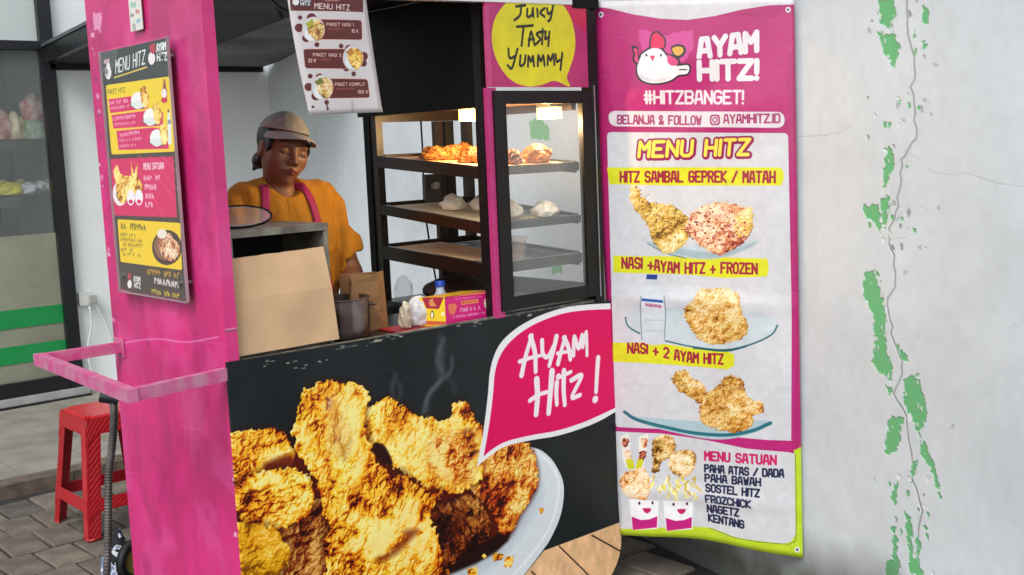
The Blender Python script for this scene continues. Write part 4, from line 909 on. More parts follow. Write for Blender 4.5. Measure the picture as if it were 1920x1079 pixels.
c.poly(E1((1280, 590), (1330, 575), (1385, 590), (1375, 650), (1350, 705), (1300, 690)), 'e87858', smooth=3); c.poly(E1((1715, 520), (1760, 510), (1790, 560), (1780, 630), (1740, 640), (1712, 590)), 'f8d8c8', smooth=3); c.poly(E1((1725, 520), (1755, 512), (1770, 560), (1735, 570)), 'e89070', smooth=3)
for nme, a, b, cvx in (('box_end', Lc, N, cY), ('box_front', N, Rc, cM)):
    n_ = np.cross(b - a, (0, 0, 1)); n_ = nrm(n_) * .0012
    bm = bmesh.new(); hexa(bm, [a, b, b - n_, a - n_, a + hb, b + hb, b + hb - n_, a + hb - n_]); o = obj(nme, bm, img_mat(nme + '_print', cvx, .4, bump=.08), pb); set_uv(o, cvx.uv)
m_boxy = mat('box_board_yellow', 'd8a81c', .45, bump=.1); m_boxm = mat('box_board_magenta', 'c01868', .45, bump=.1)
ins = nrm(Rc - N) * .0015
bm = bmesh.new(); hexa(bm, [Lc + ins + hb * .97, N + ins + hb * .97, Rc + hb * .97, BK + hb * .97, Lc + ins + hb, N + ins + hb * 1.004, Rc + hb * 1.004, BK + hb]); obj('box_lid', bm, m_boxy, pb)
bm = bmesh.new(); hexa(bm, [Lc + ins, BK, BK + (0, -.0015, 0), Lc + ins + (0, -.0015, 0), Lc + ins + hb * .969, BK + hb * .969, BK + hb * .969 + (0, -.0015, 0), Lc + ins + hb * .969 + (0, -.0015, 0)]); obj('box_back', bm, m_boxm, pb)

# ------------------------------------------------------------------ hanging menu sheet
YH = -.03
def onh(a, b): return ony(a, b, YH)
cvH = Canvas(onh, (.22, YH, 1.58), (1, 0, 0), (0, 0, 1), .36, .42, 1500, 'cfc8c8'); c = cvH
c.patch([(530, -30), (720, -30), (720, 215), (560, 215)], 'd0c9c9', 40, 20, 2)
def H1(*p): return [(520 + x / 4.69, y / 4.69) for x, y in p]
MR = '5a120e'
c.poly(H1((90, -120), (745, -120), (738, 112), (105, 98)), MR); c.poly(H1((112, -60), (275, -60), (278, 58), (118, 62)), '1c1418')
c.ell(H1((150, 20))[0], 6, 7, 'e8dfe0'); c.poly(H1((140, -40), (170, -40), (165, -8), (142, -8)), 'b02840'); c.text('AYAM', H1((190, 15))[0], H1((270, 12))[0], 6, 1.6, 'dfe4e6'); c.text('HITZ', H1((192, 52))[0], H1((270, 50))[0], 6, 1.6, 'dfe4e6')
c.scribble(H1((400, 18))[0], H1((525, 15))[0], 4, 'd8b0a8', 2); c.text('MENU HITZ', H1((308, 80))[0], H1((612, 96))[0], 9.5, 1.7, 'e4d4d2')
def menu_row(bar, dish, txt, price, t0, t1, p0, p1, blobs, yel, sd_):
    for (x, y, r) in blobs: c.ell(H1((x, y))[0], r / 4.69, r * 1.05 / 4.69, MR)
    c.rrect(H1(*bar), 5, 'e8a8a0', grow=2.0); c.rrect(H1(*bar), 5, MR)
    c.text(txt, H1(t0)[0], H1(t1)[0], 5.5, 1.1, 'e8c8c0'); c.scribble(H1((t0[0] + 10, t0[1] + 32))[0], H1((t1[0] - 90, t1[1] + 30))[0], 2, 'a86058', sd_); c.text(price, H1(p0)[0], H1(p1)[0], 5.5, 1.2, 'e8c8c0')
    (x, y) = dish
    c.ell(H1((x, y))[0], 20.5, 24, 'd8a89c'); c.ell(H1((x, y))[0], 19.5, 23, 'cfd4d4'); c.ell(H1((x - 25, y + 40))[0], 10, 12, 'e8ecec', soft=3)
    c.crust(H1((x - 40, y - 60), (x + 30, y - 90), (x + 80, y - 40), (x + 85, y + 40), (x + 40, y + 100), (x - 10, y + 70), (x - 50, y + 10)), 5, PALE if yel else GOLD, sd_, R=14, off=.0)
    c.patch(H1((x - 70, y - 50), (x - 10, y - 90), (x + 10, y - 40), (x - 40, y - 20)), yel or 'c07830', 6, 4, sd_)
menu_row(((330, 178), (722, 185), (725, 355), (340, 352)), (295, 265), 'PAKET NASI 1', '15 K', (405, 235), (645, 238), (630, 292), (690, 292), [(185, 160, 18), (175, 250, 36), (235, 340, 34), (322, 400, 20), (280, 165, 40)], 'a8a828', 3)
menu_row(((210, 438), (600, 440), (600, 610), (225, 605)), (640, 515), 'PAKET NASI 2', '22 K', (290, 500), (530, 505), (250, 550), (312, 552), [(530, 412, 20), (740, 500, 36), (735, 560, 30), (645, 655, 20), (578, 600, 32), (600, 440, 36)], None, 5)
menu_row(((400, 698), (770, 702), (790, 862), (420, 868)), (368, 775), 'PAKET KOMPLIT', '19.5 K', (478, 760), (748, 758), (685, 825), (775, 825), [(265, 675, 20), (250, 770, 34), (310, 850, 36), (405, 905, 20), (345, 690, 36)], '70742a', 7)
for q in ((285, 945, 14), (415, 960, 12)): c.ell(H1(q[:2])[0], q[2] / 4.69, q[2] * .8 / 4.69, '4a2a30')
c.line(H1((405, 910), (412, 970)), 3, '5a2a34'); c.line(H1((635, 900), (640, 970)), 6, 'a89aa2', soft=3, op=.6)
m_hang = img_mat('hanging_menu_print', cvH, .35, bump=.2, bscale=20, dirt=.05, coat=.3)
TL, TR_, BR, BL = onh(533, -30), onh(680, -30), onh(711, 211), onh(574, 217)
nu, nv = 14, 22; vs = []; fs = []
for j in range(nv + 1):
    for i in range(nu + 1):
        s_, t = i / nu, j / nv; p = (TL * (1 - s_) + TR_ * s_) * (1 - t) + (BL * (1 - s_) + BR * s_) * t
        p = p + np.array(((s_ < .01) * -.004 * math.sin(math.pi * t), -.006 - .010 * math.sin(t * 3.0 + s_) * math.sin(s_ * 3.1) - .012 * t * t, 0)); vs.append(p)
for j in range(nv):
    for i in range(nu): a = j * (nu + 1) + i; fs.append((a, a + nu + 1, a + nu + 2, a + 1))
o = pyobj('hanging_menu', vs, fs, m_hang, None, True); set_uv(o, cvH.uv); md = o.modifiers.new('t', 'SOLIDIFY'); md.thickness = .0012
tag(o, 'white and maroon plastic menu sheet hanging from the roof beam above the seller', 'menu sheet')
bm = bmesh.new(); tube(bm, smooth_path([onh(500, -22), onh(512, 0), onh(530, 16), onh(556, 24), onh(580, 20), onh(596, 6), onh(600, -20)], 5), .0035, 8)
tube(bm, [onh(519, 14) , onh(526, 24), onh(531, 33)], .006, 8)
tag(obj('black_cable', bm, m_blk, None, smooth='all'), 'black cable looped in front of the hanging menu', 'cable')

# ------------------------------------------------------------------ acrylic menu poster on the side panel
XP = -.030
def onq(a, b): return onx(a, b, XP)
a_ = onq(187, 97); b_ = onq(345, 565)
py1, py0 = onq(187, 97)[1] , onq(313, 68)[1]; pz1 = (onq(187, 97)[2] + onq(313, 68)[2]) / 2; pz0 = (onq(225, 545)[2] + onq(345, 565)[2]) / 2
cvP = Canvas(onq, (XP, py1 + .003, pz0 - .003), (0, -1, 0), (0, 0, 1), py1 - py0 + .006, pz1 - pz0 + .006, 1500, '45392f'); c = cvP
def Q1(*p): return [(180 + x / 4.494, 60 + y / 4.494) for x, y in p]
def Q2(*p): return [(190 + x / 3.72, 290 + y / 3.72) for x, y in p]
c.poly(Q1((20, 150), (610, 20), (650, 380), (60, 460)), '2e3a38'); c.patch(Q1((30, 160), (180, 130), (170, 300), (60, 340)), '4a5452', 20, 12, 3)
c.text('MENU HITZ', Q1((162, 350))[0], Q1((408, 268))[0], 24, 3, 'e8ecea', slant=.06); c.line(Q1((150, 388), (425, 298)), 1.8, 'd8c04a')
c.ell(Q1((100, 345))[0], 6, 13, 'e6e0e2'); c.ell(Q1((100, 290))[0], 3.2, 7, 'e6e0e2'); c.patch(Q1((60, 240), (110, 225), (110, 265), (65, 270)), 'c8a8b0', 6, 3)
c.ell(Q1((465, 225))[0], 6.5, 12, 'efe6e8'); c.patch(Q1((450, 110), (495, 100), (500, 170), (470, 190), (450, 150)), 'b8324a', 6, 3); c.text('AYAM', Q1((508, 168))[0], Q1((582, 148))[0], 13, 3.4, 'eef0f0'); c.text('HITZ', Q1((512, 245))[0], Q1((592, 235))[0], 13, 3.4, 'eef0f0')
c.rrect(Q1((80, 450), (632, 374), (665, 1010), (128, 1036)), 5, 'f0d01e')
c.text('PAKET HITZ', Q1((92, 528))[0], Q1((240, 508))[0], 8, 1.5, '6a6418')
PKc = 'd41860'
for (q, t) in ((((102, 572), (300, 545), (440, 600), (430, 645), (118, 685)), 3), (((128, 705), (410, 668), (560, 680), (560, 790), (145, 815)), 2), (((170, 838), (480, 808), (600, 830), (610, 985), (188, 995)), 1)): c.poly(Q1(*q), 'f2a070', grow=2); c.poly(Q1(*q), PKc)
for k, (x0, y0, x1, y1) in enumerate([(108, 615, 275, 590), (125, 655, 280, 635), (142, 748, 320, 722), (155, 792, 330, 775), (188, 885, 370, 858), (195, 928, 372, 908), (198, 975, 330, 965)]): c.scribble(Q1((x0, y0))[0], Q1((x1, y1))[0], 5.5 if k in (0, 2, 4) else 4.2, 'f8d8e0', k)
for (x, y) in ((350, 580), (455, 720), (510, 895)):
    c.ell(Q1((x + 10, y + 30))[0], 17, 9, '4a4a40'); c.ell(Q1((x, y))[0], 13, 16, 'f2f2ec'); c.ell(Q1((x + 8, y + 32))[0], 15, 6.5, 'dfe4e0')
    c.crust(Q1((x + 20, y - 100), (x + 60, y - 120), (x + 90, y - 50), (x + 90, y + 30), (x + 60, y + 60), (x + 30, y + 10)), 7, GOLD, int(x), R=12, off=.12)
c.poly(Q1((565, 400), (580, 400), (588, 470), (598, 500), (592, 590), (560, 590), (548, 500), (560, 470)), '9a5040'); c.ell(Q1((570, 520))[0], 5, 9, 'f0e4dc'); c.ell(Q1((572, 578))[0], 6, 5, 'c81840')
c.poly(Q1((600, 665), (614, 665), (620, 720), (628, 760), (632, 950), (604, 950), (598, 760)), 'dfe8e6'); c.poly(Q1((600, 655), (612, 655), (614, 680), (600, 680)), '3a4a5a'); c.poly(Q1((600, 745), (628, 742), (630, 775), (600, 780)), '8a98a0')
c.poly(Q2((62, 32), (500, 15), (525, 440), (85, 425)), 'd61a5e')
for q in (((260, 10), (500, 300)), ((330, 10), (525, 240)), ((220, 30), (430, 440)), ((420, 15), (520, 120))): c.line(Q2(*q), 3, 'e84a78', soft=3, op=.5)
c.ell(Q2((130, 270))[0], 14, 24, 'f2e8e4'); c.crust(Q2((80, 120), (110, 70), (130, 130), (200, 150), (205, 50), (225, 130), (250, 60), (250, 150), (285, 210), (270, 270), (150, 330), (110, 240)), 8, GOLD, 12, R=16, off=.15); c.crust(Q2((100, 220), (150, 200), (165, 320), (130, 335), (105, 290)), 7, GOLD, 14, R=10, off=.0)
for x in (203, 260): c.ell(Q2((x, 300))[0], 7.5, 15, 'f2eef0'); c.ell(Q2((x, 330))[0], 4, 4, 'd61a5e')
c.text('MENU SATUAN', Q2((292, 105))[0], Q2((432, 100))[0], 11, 2, 'f2dce4')
for k, (x, y, l) in enumerate([(296, 178, 118), (302, 242, 84), (308, 306, 78), (306, 366, 48)]): c.scribble(Q2((x, y))[0], Q2((x + l, y))[0], 8, 'f2c8d8', k + 20, 1)
c.rrect(Q2((110, 452), (548, 478), (560, 808), (132, 750)), 4, 'f0cc1a')
c.scribble(Q2((122, 515))[0], Q2((312, 528))[0], 9, '6a6010', 31, 1)
for k, (x, y, l) in enumerate([(130, 568, 105), (135, 602, 150), (140, 636, 140), (135, 672, 75), (150, 704, 122)]): c.scribble(Q2((x, y))[0], Q2((x + l, y + l * .08))[0], 5, '7a6a1c', k + 40)
c.ell(Q2((455, 650))[0], 28, 33, '4a3020'); c.ell(Q2((450, 640))[0], 23, 27, '8a6040'); c.crust(Q2((390, 620), (430, 560), (480, 560), (530, 620), (545, 680), (500, 740), (430, 720)), 7, REDC, 15, R=18, off=.1); c.ell(Q2((420, 555))[0], 9, 9, 'ece4d4'); c.patch(Q2((470, 530), (530, 560), (540, 620), (500, 590)), '3a2a24', 6, 4)
c.ell(Q2((195, 905))[0], 4, 8, 'ece4e4'); c.patch(Q2((182, 830), (205, 830), (205, 870), (185, 870)), 'b8324a', 6, 3); c.text('AYAM', Q2((224, 885))[0], Q2((268, 890))[0], 9, 2, 'eef0f0'); c.text('HITZ', Q2((228, 928))[0], Q2((270, 934))[0], 9, 2, 'eef0f0'); c.patch(Q2((130, 830), (165, 835), (165, 855), (132, 850)), 'd8d0cc', 6, 4)
c.scribble(Q2((320, 832))[0], Q2((545, 862))[0], 8, 'c8982a', 51, 1); c.scribble(Q2((345, 890))[0], Q2((540, 930))[0], 9, 'f0e8e4', 52, 1); c.scribble(Q2((350, 968))[0], Q2((535, 1000))[0], 7, 'd8b82a', 53, 1)
ps = empty('menu_poster', (XP, .45, pz0), 'tall acrylic menu poster with yellow and magenta sections on the pink side panel', 'menu poster')
o = abox('printed_sheet', (XP + .001, py0 + .004, pz0 + .004), (XP + .003, py1 - .004, pz1 - .004), img_mat('poster_print', cvP, .5, bump=.05, dirt=.02, spec=.2), ps); set_uv(o, cvP.uv)
abox('acrylic_sheet', (XP - .0035, py0, pz0), (XP - .0005, py1, pz1), mat('acrylic', 'ffffff', .06, var=0, bump=0, alpha=.03), ps)
m_ac = mat('acrylic_edge', 'b9a3a8', .25, bump=0, alpha=.8)
abox('acrylic_edge', (XP - .004, py0 - .004, pz0), (XP + .004, py0 - .0005, pz1), m_ac, ps); abox('acrylic_edge', (XP - .004, py0, pz0 - .004), (XP + .004, py1, pz0 - .0005), m_ac, ps); abox('acrylic_edge', (XP - .004, py1 + .0005, pz0), (XP + .004, py1 + .003, pz1), m_ac, ps)
for (y, z) in ((py0 + .03, pz1 - .05), (py1 - .04, pz1 - .06), (py0 + .03, pz0 + .05), (py1 - .04, pz0 + .05)):
    bm = bmesh.new(); tube(bm, [(XP - .009, y, z), (.006, y, z)], .007, 14); obj('standoff_bolt', bm, m_steel, ps, smooth=True)
q = onx(325, 96, -.006); bm = bmesh.new(); tube(bm, [(-.028, q[1] + .03, q[2]), (-.012, q[1] - .012, q[2])], .004, 8); obj('wall_hook', bm, m_steel, ps, smooth=True)

# ------------------------------------------------------------------ vinyl banner between booth and wall
b0 = np.array((1.472, .034, 0)); b1 = onwall(1500, 500) + np.array((-.012, -.004, 0)); b1[2] = 0
bu = nrm(b1 - b0); bn = np.cross(bu, (0, 0, 1))
def onb(a, b): return onp(a, b, b0, bn)
BTL, BTR, BBR, BBL = onb(1104, 4), onb(1489, -6), onb(1506, 1042), onb(1164, 1004)
og = b0 + bu * -.06 + np.array((0, 0, .02))
cvB = Canvas(onb, og, bu, (0, 0, 1), np.linalg.norm(b1 - b0) + .16, 2.0, 950, 'ac2468'); c = cvB
c.patch([(1120, 20), (1480, 30), (1480, 230), (1150, 230)], 'b62a70', 60, 30, 2); c.patch([(1200, 60), (1300, 60), (1290, 120), (1210, 110)], 'd24a94', 40, 20, 4)
MG = 'b52672'
def R5(*p): return [(1080 + x / 1.9977, y / 1.9977) for x, y in p]
def R6(*p): return [(1080 + x / 2.002, 540 + y / 2.002) for x, y in p]
def R8(*p): return [(1140 + x / 3.868, 800 + y / 3.868) for x, y in p]
c.poly(R5((40, -60), (900, -60), (900, 10), (815, 18), (720, 22), (620, 38), (520, 62), (420, 76), (320, 72), (220, 56), (130, 34), (40, 22)), 'd3d0d2')
# emblem: a plain white hen
K2 = '2c2730'
body = R5((250, 205), (275, 188), (300, 180), (325, 190), (345, 215), (360, 240), (385, 248), (420, 245), (425, 262), (415, 278), (385, 282), (360, 300), (320, 312), (280, 312), (250, 300), (235, 275), (235, 245))
comb = R5((282, 180), (285, 150), (292, 130), (308, 124), (320, 135), (330, 142), (335, 160), (328, 182))
c.poly(comb, K2, smooth=3, grow=5); c.poly(R5((232, 180), (214, 178), (222, 205), (218, 225), (238, 240)), K2, smooth=3, grow=3); c.poly(R5((345, 205), (362, 212), (385, 225), (388, 245), (362, 250), (345, 235)), K2, smooth=3, grow=4); c.poly(R5((362, 180), (382, 172), (405, 178), (408, 198), (388, 215), (370, 205)), K2, smooth=3, grow=4)
c.poly(body, K2, smooth=3, grow=5.5); c.poly(body, 'efe9ea', smooth=3); c.poly(comb, 'dc2c58', smooth=3)
c.poly(R5((232, 184), (218, 183), (226, 205), (222, 223), (237, 236)), 'e0447c', smooth=3); c.poly(R5((345, 205), (362, 212), (382, 226), (384, 242), (362, 247), (347, 235)), 'e0447c', smooth=3); c.poly(R5((362, 182), (382, 175), (402, 180), (404, 196), (388, 210), (370, 203)), 'eab04a', smooth=3)
c.poly(R5((280, 210), (300, 210), (291, 232)), 'd83a68'); c.ell(R5((268, 208))[0], 1.8, 2.6, K2); c.ell(R5((322, 208))[0], 1.8, 2.6, K2); c.line(R5((390, 262), (415, 262)), 2, K2)
c.poly(R5((240, 280), (300, 300), (360, 285), (330, 306), (280, 308), (250, 296)), 'c9c2c6', smooth=3, soft=4, op=.6)
WH = 'e4dfe2'
c.text('AYAM', (1311, 108), (1419, 95), 33, 10.5, WH, outline='a5246c', oth=3, gap=1.5); c.text('HITZ!', (1311, 149), (1419, 147), 32, 10.5, WH, outline='a5246c', oth=3, gap=1.5)
c.text('#HITZBANGET!', (1211, 194), (1393, 194), 22, 4.6, 'e2dcdf', gap=1.5)
c.rrect(R5((122, 416), (782, 420), (782, 480), (128, 474)), 15, 'a03070', grow=2.5); c.rrect(R5((122, 416), (782, 420), (782, 480), (128, 474)), 15, 'dcd3d8')
c.text('BELANJA & FOLLOW', (1160, 232), (1313, 234), 15, 3.2, 'a03a6c', gap=1.6); c.text('AYAMHITZ.ID', (1357, 231), (1462, 230), 15, 3.2, 'a03a6c', gap=1.6)
c.rrect(R5((500, 430), (538, 430), (538, 470), (500, 470)), 6, 'a03a6c'); c.rrect(R5((506, 436), (532, 436), (532, 464), (506, 464)), 4, 'dcd3d8'); c.ell(R5((519, 450))[0], 5.2, 5.4, 'a03a6c'); c.ell(R5((519, 450))[0], 2.9, 3.1, 'dcd3d8'); c.ell(R5((528, 440))[0], 1, 1, 'a03a6c')
# white card
card = [(1139, 248), (1478, 248), (1492, 560), (1490, 827), (1420, 824), (1330, 815), (1260, 806), (1155, 802)]
c.rrect([(1139, 248), (1478, 250), (1490, 828), (1155, 801)], 9, 'cdced1')
c.poly([(1153, 800), (1250, 804), (1330, 812), (1400, 822), (1484, 826), (1486, 845), (1400, 840), (1330, 826), (1250, 812), (1153, 808)], MG)
c.poly([(1486, 300), (1493, 560), (1491, 820), (1484, 830)], 'b02a72')
for _o in (8, 5): c.text('MENU HITZ', (1200, 295), (1403, 291), 27, 6.6, '9c1c50', slant=.10, outline='9c1c50', oth=_o, gap=1.7)
c.text('MENU HITZ', (1199, 294), (1402, 290), 27, 6.6, 'f0dc50', slant=.10, outline='8a1c50', oth=6, gap=1.7)
Yc = 'd8d824'
for q in (R5((118, 628), (770, 628), (778, 660), (770, 695), (400, 697), (128, 690)), R5((142, 958), (250, 960), (400, 962), (700, 968), (722, 995), (715, 1035), (560, 1042), (400, 1030), (142, 1020))): c.rrect(q[:2] + q[3:4] + q[-1:], 7, Yc) if False else c.poly(q, Yc, smooth=0)
c.ell((1462, 331), 8, 16, Yc); c.ell((1436, 501), 6, 18, Yc)
c.poly(R6((140, 205), (300, 205), (420, 225), (560, 232), (596, 250), (596, 290), (570, 305), (400, 292), (250, 280), (140, 276)), Yc)
TX_ = '9c2038'
c.text('HITZ SAMBAL GEPREK / MATAH', (1165, 341), (1453, 342), 18.5, 4.0, TX_, gap=1.9)
def curved(txt, pts, h, th, col, gap=1.8):
    adv = sum(GWID.get(ch, 4) for ch in txt) + gap * (len(txt) - 1); path = [p[:2] for p in smooth_path(pts, 10)]
    L = [0]
    for a, b in zip(path, path[1:]): L.append(L[-1] + math.dist(a, b))
    x = 0
    for ch in txt:
        wd = GWID.get(ch, 4)
        if ch != ' ':
            s0 = x / adv * L[-1]; s1 = (x + max(wd, 1)) / adv * L[-1]
            f = lambda s_: (np.interp(s_, L, [q[0] for q in path]), np.interp(s_, L, [q[1] for q in path]))
            a, b = f(s0), f(s1)
            if s1 > L[-1]: b = (a[0] + (s1 - s0), a[1])
            if wd == 0: b = (a[0] + (b[0] - a[0]) * 4, a[1] + (b[1] - a[1]) * 4); 
            A_ = c.P(a); B_ = c.P(b); T_ = c.P((a[0], a[1] - h)); U = (B_ - A_) / 4 if wd in (0, 4) else (B_ - A_) / max(wd, 1); Vv = (T_ - A_) / 6
            for st in GL[ch].split('/'): c.lineT([A_ + U * int(q[0]) + Vv * int(q[1]) for q in st.split()], th * np.linalg.norm(Vv) * 6 / h, col)
        x += wd + gap
curved('NASI +AYAM HITZ + FROZEN', [(1168, 502), (1215, 504), (1250, 511), (1300, 513), (1350, 512), (1420, 513)], 18.5, 4.0, TX_)
curved('NASI + 2 AYAM HITZ', [(1179, 661), (1220, 663), (1260, 673), (1300, 680), (1356, 682)], 17.5, 3.9, TX_)
# dish 1
c.poly(R5((255, 900), (290, 925), (360, 955), (450, 972), (540, 968), (620, 940), (690, 900), (600, 915), (480, 910), (380, 925)), 'bccad0', smooth=4); c.poly(R5((270, 905), (400, 935), (540, 945), (680, 905), (640, 935), (540, 966), (450, 968), (330, 945)), '93aab2', smooth=4, soft=4, op=.7); c.line(R5((268, 912), (330, 948), (410, 970)), 1.6, '50686e', smooth=4)
HB = ['5a3c14', '94681e', 'bc9034', 'd4aa48', 'e0bc5c', 'ebce7c', 'f6e4ac']
c.crust(R5((205, 705), (220, 692), (240, 715), (250, 740), (300, 765), (350, 770), (400, 800), (425, 850), (410, 905), (370, 940), (330, 945), (290, 910), (270, 850), (235, 800), (205, 750)), 9, HB, 5, R=30, con=.7, off=.20)
c.crust(R5((430, 800), (470, 770), (530, 760), (600, 768), (655, 790), (655, 860), (620, 915), (560, 950), (500, 945), (440, 900), (400, 860)), 9, REDC, 6, R=30, con=.7, off=.20); c.crust(R5((600, 800), (660, 780), (655, 870), (610, 890), (590, 850)), 8, HB, 7, R=14, con=.7, off=.20)
rs = random.Random(2)
for k in range(170):
    x, y = rs.uniform(410, 640), rs.uniform(775, 930)
    if (x - 525) ** 2 / 118 ** 2 + (y - 855) ** 2 / 88 ** 2 < 1: c.ell(R5((x, y))[0], rs.uniform(1.5, 3), rs.uniform(1.2, 2.2), rs.choice(['9c3434', 'd88a78', 'e6b09a', '7c2420']), op=.85)
for k in range(90):
    t = rs.random(); x, y = 230 + 160 * t + rs.uniform(-30, 40) * (.4 + t), 730 + 180 * t + rs.uniform(-40, 30)
    c.ell(R5((x, y))[0], 1.4, 1.2, rs.choice(['4a3414', 'e6c860', '6c3018']), op=.8)
# dish 2: bottle, plate, chicken
c.poly(R6((188, 100), (230, 82), (400, 74), (600, 78), (720, 100), (760, 140), (735, 180), (640, 215), (540, 232), (430, 222), (300, 195), (210, 160)), 'c3ced2', smooth=4); c.line(R6((188, 110), (200, 145), (260, 178), (340, 200), (440, 222), (560, 232), (660, 210), (735, 175), (758, 140)), 2.6, '2c6068', smooth=4); c.line(R6((440, 226), (560, 236), (640, 218)), 3.2, '1f5a66', smooth=4)
c.poly(R6((245, 20), (262, -20), (306, -20), (330, 20), (336, 100), (332, 205), (250, 198), (246, 90)), 'cbd2d6', smooth=4); c.line(R6((247, 30), (244, 90), (250, 195)), 2, '6a8088', smooth=4, op=.8); c.line(R6((332, 30), (336, 90), (332, 195)), 2, '6a8088', smooth=4, op=.8); c.line(R6((260, 120), (325, 122)), 1.4, 'a8b4ba'); c.line(R6((262, 160), (325, 162)), 1.4, 'a8b4ba')
c.poly(R6((250, 40), (328, 48), (328, 82), (250, 72)), 'dfe2ec'); c.poly(R6((250, 38), (328, 46), (328, 56), (250, 48)), '2c58a0'); c.scribble(R6((258, 66))[0], R6((322, 76))[0], 5, '9c4060', 4, 1)
c.poly(R5((266, 1028), (305, 1030), (303, 1048), (264, 1046)), '1c3c88'); c.poly(R5((268, 1048), (302, 1050), (312, 1075), (258, 1075)), 'c4ccd2')
FRY = ['5a2c0c', '9a5c1c', 'bc8230', 'd09a42', 'dcae58', 'e6c47c', 'f2deac']
c.crust(R6((405, 80), (440, 50), (460, 10), (500, 5), (560, 3), (610, 20), (620, 60), (630, 100), (650, 140), (630, 185), (590, 200), (530, 212), (480, 205), (440, 170), (410, 120)), 9, FRY, 8, R=34, con=.7, off=.20)
# dish 3
c.poly(R6((185, 462), (230, 480), (330, 490), (440, 500), (560, 505), (680, 495), (730, 500), (700, 530), (640, 552), (560, 568), (470, 565), (360, 540), (260, 510)), 'a9c2c8', smooth=4); c.line(R6((185, 464), (230, 492), (330, 520), (440, 545), (560, 552), (660, 535), (732, 505)), 6, '2c6c78', smooth=4)
c.crust(R6((360, 340), (375, 312), (410, 312), (440, 340), (470, 355), (490, 390), (470, 435), (430, 410), (385, 385)), 8, FRY, 9, R=18, con=.7, off=.20)
c.crust(R6((480, 400), (520, 380), (560, 335), (600, 330), (630, 350), (640, 390), (665, 420), (700, 425), (705, 465), (670, 480), (660, 520), (600, 540), (540, 535), (480, 510), (462, 460)), 9, FRY, 10, R=34, con=.7, off=.20)
# lower card with green frame
c.poly(R8((1350, 165), (1425, 165), (1425, 940), (1350, 940)) , 'b8d02c')
c.poly([(1500, 838), (1520, 838), (1520, 1060), (1494, 1060), (1494, 842)], 'b8d02c')
c.poly([(1150, 985), (1520, 985), (1520, 1070), (1150, 1070)], 'b8d02c')
c.poly([(1152, 808), (1240, 812), (1330, 827), (1400, 840), (1478, 847), (1490, 850), (1492, 1000), (1484, 1015), (1470, 1018), (1380, 1008), (1330, 992), (1280, 989), (1150, 991)], 'cdced1')
c.line([(1492, 852), (1493, 1000), (1484, 1016), (1470, 1019), (1380, 1009), (1330, 993)], 1.3, '6c7a50', smooth=4)
c.text('MENU SATUAN', R8((700, 245))[0], R8((1220, 270))[0], 15.5, 4.0, 'c42560', gap=1.8)
NV = '262a48'
for t, a, b in (('PAHA ATAS / DADA', (698, 332), (1275, 362)), ('PAHA BAWAH', (700, 402), (1108, 424)), ('SOSTEL HITZ', (706, 474), (1100, 505)), ('FROZCHICK', (706, 552), (1036, 584)), ('NAGETZ', (714, 626), (946, 650)), ('KENTANG', (722, 694), (984, 735))): c.text(t, R8(a)[0], R8(b)[0], 13, 3.5, NV, gap=1.7)
for (x0, tilt) in ((130, -1), (268, 1)):
    c.poly(R8((x0 - 35, 70), (x0, 55), (x0 + 32, 70), (x0 + 20 - tilt * 25, 280), (x0 + 40 - tilt * 60, 300), (x0 - 20 - tilt * 20, 290)), 'ece6da', smooth=3)
    c.crust(R8((x0 - 22, 85), (x0 + 24, 85), (x0 + 16, 140), (x0 - 18, 140)), 5, REDC, x0, R=7, off=-.1); c.crust(R8((x0 - 20 - tilt * 12, 175), (x0 + 24 - tilt * 12, 175), (x0 + 22 - tilt * 25, 245), (x0 - 14 - tilt * 25, 245)), 5, REDC, x0 + 1, R=8, off=.0); c.poly(R8((x0 - 20 - tilt * 25, 235), (x0 + 25 - tilt * 30, 235), (x0 + 20 - tilt * 45, 300), (x0 - 20 - tilt * 40, 300)), 'cfcf2c', smooth=3)
c.crust(R8((335, 90), (400, 58), (470, 75), (490, 130), (480, 200), (430, 240), (390, 260), (370, 320), (320, 330), (330, 250), (325, 150)), 6, PALE, 44, R=20, off=.1)
c.crust(R8((450, 220), (500, 180), (580, 170), (632, 200), (625, 290), (590, 350), (520, 370), (460, 330), (440, 270)), 6, PALE, 45, R=20, off=.0)
c.crust(R8((85, 400), (110, 350), (180, 310), (270, 300), (300, 360), (310, 440), (290, 520), (200, 515), (120, 480)), 7, ['6a2c0c', 'b0581c', 'd88a3c', 'e8a458', 'f0bc78', 'f6d4a0', 'fce8c8'], 46, R=20, off=.1)
rs = random.Random(12)
for k in range(46):
    x = rs.uniform(330, 640); y = rs.uniform(350, 520); a = rs.uniform(-.8, .8) + 1.57; l = rs.uniform(25, 60)
    c.line(R8((x, y), (x + l * math.cos(a), y + l * math.sin(a) * .8)), rs.uniform(2.5, 4), rs.choice(['ecd868', 'f2e48c', 'd8c048', 'f6ecb0', 'c8a838']))
for (x, y, sm) in ((265, 640, 0), (505, 655, 1)):
    c.poly(R8((x - 105, y - 120), (x + 105, y - 105), (x + 98, y + 100), (x - 85, y + 105)), 'efeef0', smooth=0, soft=2)
    c.poly(R8((x - 88, y + 8), (x - 20, y + 34), (x + 40, y + 30), (x + 95, y + 8), (x + 92, y + 90), (x - 80, y + 105)), 'c0207a')
    c.poly(R8((x - 10, y - 52), (x + 52, y - 50), (x + 40, y - 22), (x + 20, y - 14), (x + 2, y - 26)), 'c02468', smooth=2); c.ell(R8((x - 32, y - 88))[0], 2, 3.2, '4a2838'); c.ell(R8((x + 62, y - 90))[0], 2, 3.2, '4a2838')
